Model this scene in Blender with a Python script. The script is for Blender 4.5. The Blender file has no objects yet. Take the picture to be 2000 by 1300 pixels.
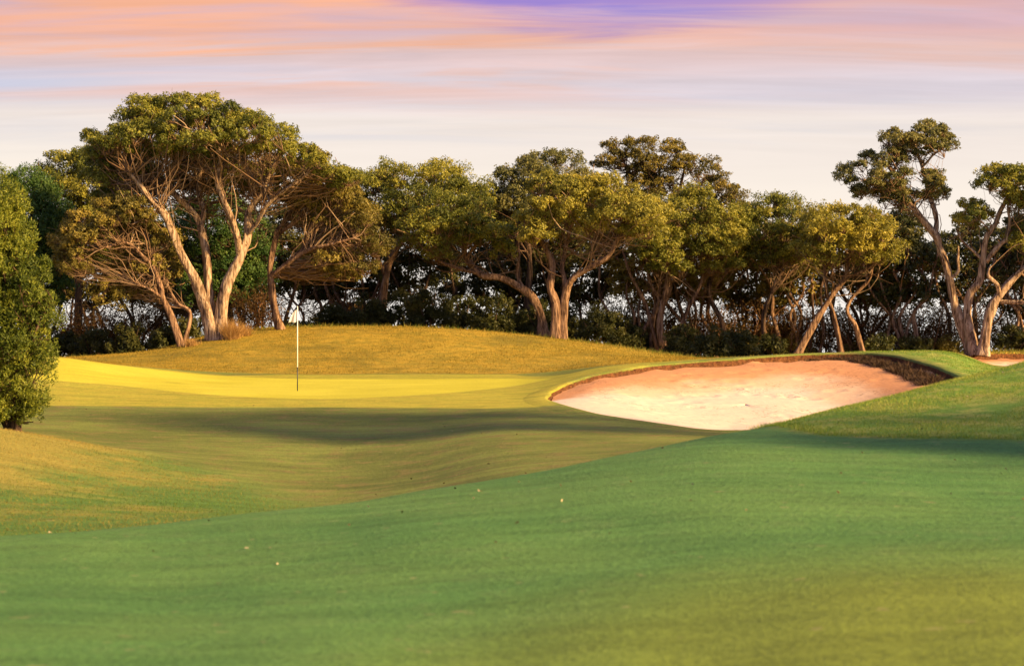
import bpy, math, random
import numpy as np

R = math.radians
rng = np.random.default_rng(11)
random.seed(11)
SC = bpy.context.scene
COL = SC.collection

# ---------------------------------------------------------------- camera
F = 3889.0            # focal length in pixels of the 2000 px wide photograph (70 mm lens)
CX, HY = 1000.0, 700.0
CZ = 1.6              # eye height
cam = bpy.data.cameras.new('camera')
cam.sensor_width = 36.0
cam.lens = 70.0
cam.shift_y = 50.0 / 2000.0
cam.clip_start, cam.clip_end = 0.1, 9000.0
cam.dof.use_dof = True
cam.dof.focus_distance = 58.0
cam.dof.aperture_fstop = 2.8
camo = bpy.data.objects.new('camera', cam)
COL.objects.link(camo)
camo.location = (0, 0, CZ)
camo.rotation_euler = (R(90), 0, 0)
SC.camera = camo

# ---------------------------------------------------------------- light and exposure
SUN_AZ = 62.0         # degrees from straight behind the camera towards its right
SUN_EL = 24.0
EXPOSURE = 1.45
SC.view_settings.view_transform = 'Standard'
SC.view_settings.look = 'None'
SC.view_settings.gamma = 1.0
SC.view_settings.exposure = EXPOSURE
SC.view_settings.use_curve_mapping = False
to_sun = np.array([math.sin(R(SUN_AZ)) * math.cos(R(SUN_EL)),
                   -math.cos(R(SUN_AZ)) * math.cos(R(SUN_EL)), math.sin(R(SUN_EL))])
sl = bpy.data.lights.new('sun', 'SUN')
sl.energy = 5.0
sl.angle = R(4.0)
sl.color = (1.0, 0.64, 0.28)
so = bpy.data.objects.new('sun', sl)
COL.objects.link(so)
from mathutils import Vector
so.rotation_euler = Vector(to_sun.tolist()).to_track_quat('Z', 'Y').to_euler()
so.location = (30, -20, 25)


class NT:
    """small helper for node trees"""
    def __init__(s, tree):
        s.t = tree
        s.n = tree.nodes
        s.l = tree.links

    def add(s, typ, **kw):
        n = s.n.new(typ)
        for k, v in kw.items():
            setattr(n, k, v)
        return n

    def put(s, sock, v):
        if isinstance(v, bpy.types.NodeSocket):
            s.l.new(v, sock)
        elif isinstance(v, (tuple, list)) and len(v) == 3 and sock.type == 'RGBA':
            sock.default_value = (*v, 1)
        else:
            sock.default_value = v

    def math(s, op, a, b=0.0, c=0.0, clamp=False):
        n = s.add('ShaderNodeMath', operation=op, use_clamp=clamp)
        s.put(n.inputs[0], a); s.put(n.inputs[1], b); s.put(n.inputs[2], c)
        return n.outputs[0]

    def sstep(s, v, lo, hi, a=0.0, b=1.0):
        n = s.add('ShaderNodeMapRange', interpolation_type='SMOOTHSTEP')
        s.put(n.inputs[0], v); s.put(n.inputs[1], lo); s.put(n.inputs[2], hi)
        s.put(n.inputs[3], a); s.put(n.inputs[4], b)
        return n.outputs[0]

    def mix(s, f, a, b, mode='MIX'):
        n = s.add('ShaderNodeMix', data_type='RGBA', blend_type=mode)
        s.put(n.inputs[0], f); s.put(n.inputs[6], a); s.put(n.inputs[7], b)
        return n.outputs[2]

    def noise(s, vec, scale, detail=3.0, rough=0.5, dist=0.0):
        n = s.add('ShaderNodeTexNoise')
        if vec is not None:
            s.l.new(vec, n.inputs['Vector'])
        n.inputs['Scale'].default_value = scale
        n.inputs['Detail'].default_value = detail
        n.inputs['Roughness'].default_value = rough
        n.inputs['Distortion'].default_value = dist
        return n.outputs['Fac']

    def xyz(s, x, y, z):
        n = s.add('ShaderNodeCombineXYZ')
        s.put(n.inputs[0], x); s.put(n.inputs[1], y); s.put(n.inputs[2], z)
        return n.outputs[0]

    def ramp(s, f, stops, interp='EASE'):
        n = s.add('ShaderNodeValToRGB')
        n.color_ramp.interpolation = interp
        e = n.color_ramp.elements
        while len(e) < len(stops):
            e.new(0.5)
        for el, (p, c) in zip(e, stops):
            el.position = p
            el.color = (*c, 1)
        s.put(n.inputs[0], f)
        return n.outputs[0]


def lin(r, g, b):
    f = lambda c: (c / 255 / 12.92) if c / 255 <= 0.04045 else ((c / 255 + 0.055) / 1.055) ** 2.4
    return (f(r), f(g), f(b))


def build_world():
    w = bpy.data.worlds.new('World')
    SC.world = w
    w.use_nodes = True
    w.node_tree.nodes.clear()
    t = NT(w.node_tree)
    tc = t.add('ShaderNodeTexCoord')
    sep = t.add('ShaderNodeSeparateXYZ')
    t.l.new(tc.outputs['Generated'], sep.inputs[0])
    x, y, z = sep.outputs
    el = t.math('MULTIPLY', t.math('ARCSINE', z), 57.2958)          # elevation in degrees
    az = t.math('MULTIPLY', t.math('ARCTAN2', x, y), 57.2958)
    elp = t.math('MAXIMUM', el, 0.0)
    # streaky cloud sheet, projected on a high plane so that it runs on over the whole sky
    den = t.math('ADD', t.math('MAXIMUM', z, 0.0), 0.13)
    px = t.math('DIVIDE', x, den)
    py = t.math('DIVIDE', y, den)
    v1 = t.xyz(t.math('MULTIPLY', px, 0.55), t.math('MULTIPLY', py, 2.6), 3.1)
    n1 = t.noise(v1, 1.0, 8.0, 0.55, 0.5)
    v2 = t.xyz(t.math('MULTIPLY', px, 0.9), t.math('MULTIPLY', py, 5.2), 8.4)
    n2 = t.noise(v2, 1.0, 9.0, 0.58, 0.6)
    v3 = t.xyz(t.math('MULTIPLY', px, 0.35), t.math('MULTIPLY', py, 0.9), 15.7)
    n3 = t.noise(v3, 1.0, 3.0, 0.45, 0.2)
    # veil colours by height, pushed up and down by the noise
    e2 = t.math('ADD', elp, t.math('MULTIPLY', t.math('SUBTRACT', n3, 0.5), 2.2))
    veil = t.ramp(t.math('DIVIDE', e2, 20.0, clamp=True), [
        (0.00, lin(255, 249, 240)), (0.24, lin(253, 241, 228)), (0.32, lin(243, 231, 223)),
        (0.37, lin(223, 213, 221)), (0.43, lin(228, 199, 197)), (0.48, lin(216, 182, 192)),
        (0.75, lin(190, 168, 196)), (1.0, lin(160, 156, 205))])
    # pale blue gaps and peach streaks
    gap = t.math('MULTIPLY', t.sstep(n1, 0.50, 0.68), t.sstep(elp, 5.2, 7.4))
    veil = t.mix(t.math('MULTIPLY', gap, 0.4), veil, lin(176, 196, 228))
    peach = t.math('MULTIPLY', t.sstep(n2, 0.44, 0.66), t.sstep(elp, 6.4, 8.9))
    left = t.sstep(az, 12.0, -6.0, 0.35, 1.0)
    veil = t.mix(t.math('MULTIPLY', t.math('MULTIPLY', peach, left), 0.85), veil, lin(255, 184, 142))
    v4 = t.xyz(t.math('MULTIPLY', px, 1.6), t.math('MULTIPLY', py, 9.0), 21.0)
    n4 = t.noise(v4, 1.0, 9.0, 0.6, 0.7)
    wisp = t.math('ADD', 1.0, t.math('MULTIPLY', t.math('SUBTRACT', n4, 0.5), t.sstep(elp, 4.5, 8.5, 0.02, 0.42)))
    veil = t.mix(1.0, veil, t.xyz(wisp, wisp, wisp), 'MULTIPLY')
    # upper edge of the sheet: clear deep blue above it
    q = t.math('DIVIDE', t.math('SUBTRACT', az, 3.2), 9.0)
    q2 = t.math('MINIMUM', t.math('MULTIPLY', q, q), 1.6)
    edge = t.math('ADD', 9.3, t.math('MULTIPLY', q2, 1.5))
    edge = t.math('ADD', edge, t.math('MULTIPLY', t.math('SUBTRACT', n1, 0.5), 1.2))
    edge = t.math('ADD', edge, t.math('MULTIPLY', t.math('SUBTRACT', n4, 0.5), 1.6))
    clear = t.sstep(t.math('SUBTRACT', el, edge), -0.3, 0.9)
    sky = t.add('ShaderNodeTexSky', sky_type='NISHITA')
    sky.sun_disc = False
    sky.sun_elevation = R(SUN_EL)
    sky.sun_rotation = R(180.0 - SUN_AZ)
    sky.air_density = 1.0
    sky.dust_density = 1.0
    sky.ozone_density = 2.0
    nish = t.mix(1.0, sky.outputs[0], (0.10, 0.10, 0.10), 'MULTIPLY')
    blue = t.mix(t.sstep(el, 12.0, 45.0), tuple(c * 0.5 for c in lin(92, 104, 230)), nish)
    high = t.math('MULTIPLY', t.sstep(n3, 0.42, 0.66), 0.55)       # thinner cloud higher up
    veil_s = t.mix(1.0, veil, (0.5, 0.5, 0.5), 'MULTIPLY')
    blue = t.mix(high, blue, veil_s)
    col = t.mix(clear, veil_s, blue)
    bg = t.add('ShaderNodeBackground')
    t.l.new(col, bg.inputs[0])
    bg.inputs[1].default_value = 1.0 * 2.0 / (2.0 ** EXPOSURE)
    out = t.add('ShaderNodeOutputWorld')
    t.l.new(bg.outputs[0], out.inputs[0])


build_world()


# ---------------------------------------------------------------- mesh helpers
def tag(o, label=None, cat=None, group=None, kind=None):
    if label: o['label'] = label
    if cat: o['category'] = cat
    if group: o['group'] = group
    if kind: o['kind'] = kind
    return o


def link(name, me, mat=None, parent=None):
    o = bpy.data.objects.new(name, me)
    COL.objects.link(o)
    if mat is not None:
        me.materials.append(mat)
    if parent is not None:
        o.parent = parent
    return o


def empty(name, loc):
    o = bpy.data.objects.new(name, None)
    COL.objects.link(o)
    o.empty_display_size = 0.2
    o.location = [float(c) for c in loc]
    return o


def mesh_from(name, V, Q, smooth=False, tint=None):
    """V (n,3), Q (m,k) faces with k corners each"""
    V = np.ascontiguousarray(V, dtype=np.float32)
    Q = np.ascontiguousarray(Q, dtype=np.int32)
    me = bpy.data.meshes.new(name)
    m, k = Q.shape
    me.vertices.add(len(V)); me.vertices.foreach_set('co', V.ravel())
    me.loops.add(m * k); me.loops.foreach_set('vertex_index', Q.ravel())
    me.polygons.add(m)
    me.polygons.foreach_set('loop_start', np.arange(m, dtype=np.int32) * k)
    if smooth:
        me.polygons.foreach_set('use_smooth', np.ones(m, dtype=bool))
    if tint is not None:
        a = me.attributes.new('tint', 'FLOAT', 'POINT')
        a.data.foreach_set('value', np.ascontiguousarray(tint, dtype=np.float32))
    me.update(calc_edges=True)
    return me


def norm(a):
    return a / np.maximum(np.linalg.norm(a, axis=-1, keepdims=True), 1e-9)


def tubes(P, Rd, sides=3, cap=False):
    """P (N,K,3) polylines, Rd (N,K) radii -> V, Q"""
    N, K, _ = P.shape
    T = np.empty_like(P)
    T[:, 1:-1] = P[:, 2:] - P[:, :-2]
    T[:, 0] = P[:, 1] - P[:, 0]
    T[:, -1] = P[:, -1] - P[:, -2]
    T = norm(T)
    mean = norm(P[:, -1] - P[:, 0])
    ref = np.where(np.abs(mean[:, 2:3]) > 0.8, np.array([[1.0, 0.2, 0]]), np.array([[0, 0.15, 1.0]]))
    S = norm(np.cross(T, ref[:, None, :]))
    U = np.cross(S, T)
    a = np.arange(sides) / sides * 2 * math.pi
    ring = (S[:, :, None, :] * np.cos(a)[None, None, :, None] + U[:, :, None, :] * np.sin(a)[None, None, :, None])
    V = P[:, :, None, :] + ring * Rd[:, :, None, None]
    idx = np.arange(N * K * sides).reshape(N, K, sides)
    a0 = idx[:, :-1]; a1 = idx[:, 1:]
    Q = np.stack([a0, np.roll(a0, -1, 2), np.roll(a1, -1, 2), a1], -1).reshape(-1, 4)
    return V.reshape(-1, 3), Q


def pchip(x, y, xi):
    """monotone cubic through (x, y[..]) at xi; y may be (n,) or (n,m)"""
    x = np.asarray(x, float); y = np.asarray(y, float); xi = np.asarray(xi, float)
    one = y.ndim == 1
    if one: y = y[:, None]
    h = np.diff(x)[:, None]
    d = np.diff(y, axis=0) / h
    m = np.zeros_like(y)
    if len(x) > 2:
        w1 = 2 * h[1:] + h[:-1]; w2 = h[1:] + 2 * h[:-1]
        ok = d[1:] * d[:-1] > 0
        with np.errstate(divide='ignore', invalid='ignore'):
            hm = (w1 + w2) / (w1 / d[:-1] + w2 / d[1:])
        m[1:-1] = np.where(ok, hm, 0)
    m[0] = d[0]; m[-1] = d[-1]
    xi = np.clip(xi, x[0], x[-1])
    i = np.clip(np.searchsorted(x, xi) - 1, 0, len(x) - 2)
    t = ((xi - x[i]) / (x[i + 1] - x[i]))[:, None]
    hh = h[i]
    r = ((1 + 2 * t) * (1 - t) ** 2 * y[i] + t * (1 - t) ** 2 * hh * m[i]
         + t * t * (3 - 2 * t) * y[i + 1] + t * t * (t - 1) * hh * m[i + 1])
    return r[:, 0] if one else r


def blur(A, sig, axis):
    r = int(sig * 3) + 1
    k = np.exp(-0.5 * (np.arange(-r, r + 1) / sig) ** 2); k /= k.sum()
    pad = [(0, 0)] * A.ndim; pad[axis] = (r, r)
    B = np.pad(A, pad, mode='edge')
    out = np.zeros_like(A)
    for i, w in enumerate(k):
        sl_ = [slice(None)] * A.ndim; sl_[axis] = slice(i, i + A.shape[axis])
        out += w * B[tuple(sl_)]
    return out


# ---------------------------------------------------------------- the lie of the land
# survey: bearing (as a column of the photo) -> distance in m, height angle (as a row)
SURVEY = {
    -400: [(9.5, 1300), (17, 1060), (19.5, 1030), (24, 920), (28, 835), (31, 800), (34, 800), (38, 792), (44, 770), (56, 690), (62, 688), (70, 690), (80, 695)],
    0: [(9.5, 1300), (13, 1165), (17, 1047), (19.5, 1052), (24, 960), (28, 880), (31, 836), (34, 846), (38, 828), (44, 790), (50, 735), (56, 690), (60, 692), (70, 696), (80, 697)],
    100: [(9.5, 1300), (13, 1162), (17, 1040), (19.5, 1048), (24, 968), (28, 897), (31, 854), (34, 856), (38, 832), (44, 792), (50, 738), (56, 695), (60, 700), (70, 698), (80, 699)],
    250: [(9.5, 1300), (13, 1160), (17.5, 1027), (20, 1036), (24, 984), (28, 925), (31, 886), (34, 872), (38, 842), (44, 794), (50, 752), (57, 715), (60, 713), (67, 690), (72, 695), (80, 697)],
    450: [(9.5, 1300), (13, 1155), (18.3, 1008), (21, 1020), (25, 985), (29, 938), (33, 894), (38, 848), (44, 795), (50, 761), (57, 735), (60, 722), (65, 675), (70, 646), (76, 665), (84, 690)],
    640: [(9.5, 1300), (13, 1150), (16, 1050), (19, 988), (22, 1008), (25, 1000), (28, 962), (33, 900), (38, 850), (44, 795), (50, 764), (56, 741), (58.5, 734), (64, 680), (70, 637), (76, 655), (84, 690)],
    800: [(9.5, 1300), (13, 1140), (16, 1030), (20, 962), (23, 980), (26, 965), (29, 935), (33, 888), (38, 845), (44, 795), (50, 760), (56, 740), (58.5, 733), (64, 680), (70, 638), (76, 655), (84, 690)],
    1000: [(9.4, 1300), (13, 1120), (17, 990), (21, 930), (24, 948), (28, 905), (33, 860), (38, 826), (43, 796), (47, 775), (51, 756), (56, 740), (58.5, 733), (64, 690), (70, 650), (76, 665), (84, 690)],
    1200: [(9.2, 1300), (13, 1105), (18, 948), (22, 890), (26, 905), (31, 872), (36, 842), (40, 816), (46, 762), (51, 723), (53, 715), (58, 713), (64, 697), (70, 674), (76, 685), (84, 695)],
    1430: [(9.0, 1300), (13, 1090), (19, 912), (24, 842), (28, 870), (34, 858), (38, 842), (46, 765), (54, 701), (56, 698), (60, 699), (70, 703), (84, 702)],
    1650: [(8.8, 1300), (13, 1085), (19, 920), (23, 848), (26.5, 792), (31, 830), (38, 832), (44, 792), (55, 690), (57, 688), (62, 692), (70, 700), (84, 702)],
    1860: [(8.6, 1300), (13, 1080), (18, 950), (22, 862), (25, 805), (28.6, 742), (33, 775), (40, 772), (47, 739), (53, 702), (56, 686), (59, 685), (65, 692), (75, 698), (84, 702)],
    1930: [(8.5, 1300), (13, 1079), (18, 950), (22, 862), (25, 800), (29.3, 725), (33.5, 756), (42, 752), (48, 737), (53, 724), (57, 717), (62, 704), (67, 688), (72, 687), (80, 698)],
    2000: [(8.5, 1300), (13, 1078), (18, 950), (22, 862), (25, 795), (30, 705), (34, 735), (42, 730), (48, 716), (53, 720), (57, 717), (62, 703), (68, 689), (72, 688), (80, 698)],
    2400: [(8.5, 1290), (13, 1060), (18, 920), (22, 810), (26, 700), (32, 600), (38, 610), (48, 650), (57, 675), (68, 680), (80, 695)],
}
UG = np.arange(-400, 2401, 20.0)
DG = np.arange(0, 120.01, 0.25)
cols = []
us = sorted(SURVEY)
for u in us:
    pts = SURVEY[u]
    d = [0.0, 4.0] + [p[0] for p in pts] + [95, 120]
    zz = [-1.6, -1.56] + [(HY - p[1]) / F * p[0] for p in pts] + [-0.35, -1.2]
    cols.append(pchip(d, np.array(zz), DG))
TAB = pchip(us, np.array(cols), UG)
TAB = blur(TAB, 1.6, 1)
TAB = blur(TAB, 1.3, 0)
und = blur(blur(rng.normal(size=TAB.shape), 6, 0), 7, 1)
TAB = TAB + und / und.std() * 0.012


def hgt(x, y):
    """ground height (world z) at world x, y"""
    x = np.asarray(x, float); y = np.asarray(y, float)
    u = np.clip(CX + F * x / np.maximum(y, 6.0), -400, 2399.99)
    d = np.clip(y, 0, 119.99)
    fi = (u + 400) / 20.0; fj = d / 0.25
    i = np.clip(fi.astype(int), 0, TAB.shape[0] - 2); j = np.clip(fj.astype(int), 0, TAB.shape[1] - 2)
    a = fi - i; b = fj - j
    z = (TAB[i, j] * (1 - a) * (1 - b) + TAB[i + 1, j] * a * (1 - b) + TAB[i, j + 1] * (1 - a) * b + TAB[i + 1, j + 1] * a * b)
    far = np.clip((y - 119) / 400, 0, 1)
    return z * (1 - far) + far * -2.6 + CZ


def at(px, py, d):
    """world point seen at column px, row py and standing d metres away"""
    return np.array([(px - CX) / F * d, d, (HY - py) / F * d + CZ])


def onland(px, py, d0, d1):
    """world x, y of the ground point at column px whose row is py, between d0 and d1 metres"""
    d = np.linspace(d0, d1, 400)
    x = (px - CX) / F * d
    row = HY - (hgt(x, d) - CZ) / d * F
    k = np.argmin(np.abs(row - py))
    return (x[k], d[k])


def poly_sd(poly, x, y):
    """signed distance (inside > 0) to a polygon in world x, y"""
    P = np.asarray(poly, float)
    x = np.asarray(x, float); y = np.asarray(y, float)
    best = np.full(x.shape, 1e9); ins = np.zeros(x.shape, bool)
    for (x0, y0), (x1, y1) in zip(P, np.roll(P, -1, 0)):
        dx, dy = x1 - x0, y1 - y0
        t = np.clip(((x - x0) * dx + (y - y0) * dy) / (dx * dx + dy * dy + 1e-12), 0, 1)
        best = np.minimum(best, (x - x0 - t * dx) ** 2 + (y - y0 - t * dy) ** 2)
        c = ((y0 > y) != (y1 > y)) & (x < dx * (y - y0) / (dy + 1e-12) + x0)
        ins ^= c
    s = np.sqrt(best)
    return np.where(ins, s, -s)


def smooth_loop(P, n):
    """closed Catmull-Rom through P with n samples"""
    P = np.asarray(P, float); m = len(P)
    t = np.linspace(0, m, n, endpoint=False)
    i = t.astype(int); f = (t - i)[:, None]
    p0, p1, p2, p3 = P[(i - 1) % m], P[i % m], P[(i + 1) % m], P[(i + 2) % m]
    return 0.5 * (2 * p1 + (p2 - p0) * f + (2 * p0 - 5 * p1 + 4 * p2 - p3) * f ** 2 + (3 * p1 - p0 - 3 * p2 + p3) * f ** 3)


def smooth_line(P, n):
    P = np.asarray(P, float)
    Q = np.vstack([2 * P[0] - P[1], P, 2 * P[-1] - P[-2]])
    t = np.linspace(0, len(P) - 1 - 1e-6, n)
    i = t.astype(int); f = (t - i)[:, None]
    p0, p1, p2, p3 = Q[i], Q[i + 1], Q[i + 2], Q[i + 3]
    return 0.5 * (2 * p1 + (p2 - p0) * f + (2 * p0 - 5 * p1 + 4 * p2 - p3) * f ** 2 + (3 * p1 - p0 - 3 * p2 + p3) * f ** 3)


def ss(v, a, b):
    t = np.clip((v - a) / (b - a), 0, 1)
    return t * t * (3 - 2 * t)


# outlines on the ground
green_px = [(60, 735), (95, 700), (180, 706), (250, 715), (350, 727), (450, 735), (560, 739), (700, 740), (850, 740), (1000, 739), (1075, 739),
            (1040, 747), (950, 760), (850, 769), (720, 776), (600, 778), (480, 775), (350, 765), (230, 752), (130, 745)]
GREEN = smooth_loop([onland(u, v, 44.5, 57.2) for u, v in green_px], 120)
apron_px = [(30, 790), (40, 740), (80, 695), (250, 714), (450, 733), (560, 731), (750, 731), (1000, 731), (1120, 728), (1250, 705), (1400, 695), (1430, 697), (1250, 716), (1120, 742), (1072, 772), (1085, 793), (1000, 797), (850, 796), (640, 795), (450, 795), (250, 793), (100, 792)]
APRON = [onland(u, v, 43.0, 59.5) for u, v in apron_px]
bk = [(1072, 46.3), (1086, 48.0), (1130, 49.7), (1200, 51.0), (1300, 52.6), (1430, 54.0), (1550, 55.0), (1650, 55.2), (1720, 54.4), (1780, 52.6), (1835, 50.2),
      (1872, 47.5), (1860, 44), (1770, 41), (1600, 39), (1430, 38.0), (1300, 39.0), (1200, 40.2), (1125, 42.3), (1082, 44.6)]
BUNKER = smooth_loop([((u - CX) / F * d, d) for u, d in bk], 260)
bk2 = [(1868, 62.5), (1880, 65.5), (1930, 67.5), (2000, 68.5), (2100, 68.5), (2180, 66), (2190, 61), (2100, 58), (2000, 57), (1940, 57.6), (1895, 60.0)]
BUNKER2 = smooth_loop([((u - CX) / F * d, d) for u, d in bk2], 140)
HUMP = [(3.4, 23.2)] + [onland(u, v, 18, 26) for u, v in [(1500, 836), (1600, 850), (1800, 857), (2000, 860), (2300, 850)]] + [(30, 18), (30, 36), (9, 35), (4.2, 30), (3.0, 26.0)]
LEFTM = [onland(u, v, 18, 36) for u, v in [(-300, 1050), (0, 1050), (200, 1036), (400, 1018)]] + [onland(u, v, 21, 36) for u, v in [(600, 990), (520, 962), (430, 930), (330, 898), (230, 876), (130, 858)]] + [(-8.0, 35), (-16, 36), (-20, 20)]


RIDGE = [((u - CX) / F * d, d) for u, d in [(1640, 56.2), (1720, 55.6), (1790, 53.4), (1850, 50.6), (1885, 47.5), (1960, 46), (1990, 52), (1935, 57.0), (1890, 58.8), (1860, 61), (1780, 60), (1680, 58.5)]]


def build_ground():
    k_in = np.linspace(-0.235, 0.235, 230)
    k_out = 0.235 + np.cumsum(0.0016 * 1.11 ** np.arange(1, 52))
    K = np.concatenate([-k_out[::-1], k_in, k_out])
    Yr = np.concatenate([np.arange(-18, 6, 0.8), np.arange(6, 36, 0.2), np.arange(36, 70, 0.19), np.arange(70, 100, 0.6),
                         100 + np.cumsum(0.9 * 1.12 ** np.arange(1, 54))])
    X = K[None, :] * (Yr[:, None] + 20.0)
    Y = np.repeat(Yr[:, None], len(K), 1)
    Z = hgt(X, Y)
    near = (Y > 33) & (Y < 75)
    sdb = np.full(X.shape, -9.0); sdb[near] = np.maximum(poly_sd(BUNKER, X[near], Y[near]), poly_sd(BUNKER2, X[near], Y[near]))
    Z = Z - 0.9 * ss(sdb, -0.22, 0.5)                       # the hollows under the sand
    ny, nx = X.shape
    V = np.stack([X, Y, Z], -1).reshape(-1, 3)
    idx = np.arange(ny * nx).reshape(ny, nx)
    Q = np.stack([idx[:-1, :-1], idx[:-1, 1:], idx[1:, 1:], idx[1:, :-1]], -1).reshape(-1, 4)
    x, y = V[:, 0], V[:, 1]
    zn = zone_weights(x, y)
    dzx = (hgt(x + .1, y) - hgt(x - .1, y)) / .2
    dzy = (hgt(x, y + .1) - hgt(x, y - .1)) / .2
    N = norm(np.stack([-dzx, -dzy, np.ones_like(dzx)], -1))
    wf = lambda a: a[Q].mean(1)
    g = wf(zn['green']) > 0.5
    f = (wf(zn['fair']) > 0.5) & ~g
    deep = wf(sdb.reshape(-1)) > 0.6                        # not built under the sand
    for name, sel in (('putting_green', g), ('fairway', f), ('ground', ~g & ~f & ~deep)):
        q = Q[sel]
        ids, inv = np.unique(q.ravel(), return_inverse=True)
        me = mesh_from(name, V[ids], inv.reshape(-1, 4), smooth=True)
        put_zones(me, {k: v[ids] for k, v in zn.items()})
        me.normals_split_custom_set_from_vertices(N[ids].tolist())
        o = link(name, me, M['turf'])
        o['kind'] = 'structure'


def zone_weights(x, y):
    z = {}
    z['green'] = ss(poly_sd(GREEN, x, y), -0.10, 0.10)
    z['apron'] = ss(poly_sd(APRON, x, y), -0.15, 0.15)
    u = CX + F * x / np.maximum(y, 6)
    z['back'] = ss(y, 58.6, 59.2) * (1 - z['apron'])
    hs = poly_sd(HUMP, x, y)
    rg = ss(poly_sd(RIDGE, x, y), -0.5, 0.5)
    z['hump'] = np.maximum(ss(hs, -0.08, 0.10), rg)
    z['left'] = ss(poly_sd(LEFTM, x, y), -0.9, 0.9)
    ridge = pchip(us, np.array([17.6, 17.9, 17.9, 18.5, 19.4, 20.2, 21.2, 22.2, 23.3, 25.5, 27, 29, 30, 31, 33]), np.clip(u, -400, 2400)) + 0.5
    z['fair'] = (1 - ss(y - ridge, -0.2, 0.2)) * (1 - z['hump'])
    z['back'] = z['back'] * (1 - rg)
    z['apron'] = z['apron'] * (1 - rg)
    return z


def put_zones(me, z):
    n = len(me.vertices)
    for nm, ks in (('zone_a', ('green', 'apron', 'back')), ('zone_b', ('hump', 'left', 'fair'))):
        a = me.attributes.new(nm, 'FLOAT_VECTOR', 'POINT')
        a.data.foreach_set('vector', np.stack([z[k] for k in ks], -1).astype(np.float32).ravel())


# ---------------------------------------------------------------- materials
M = {}


def new_mat(name):
    m = bpy.data.materials.new(name)
    m.use_nodes = True
    m.node_tree.nodes.clear()
    t = NT(m.node_tree)
    out = t.add('ShaderNodeOutputMaterial')
    M[name] = m
    return t, out


def principled(t, out, col, rough=0.8, bump=None, bdist=0.02, bstr=0.5, spec=0.2):
    p = t.add('ShaderNodeBsdfPrincipled')
    t.put(p.inputs['Base Color'], col)
    t.put(p.inputs['Roughness'], rough)
    p.inputs['Specular IOR Level'].default_value = spec
    if bump is not None:
        b = t.add('ShaderNodeBump')
        b.inputs['Strength'].default_value = bstr
        b.inputs['Distance'].default_value = bdist
        t.put(b.inputs['Height'], bump)
        t.l.new(b.outputs[0], p.inputs['Normal'])
    t.l.new(p.outputs[0], out.inputs[0])
    return p


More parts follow.
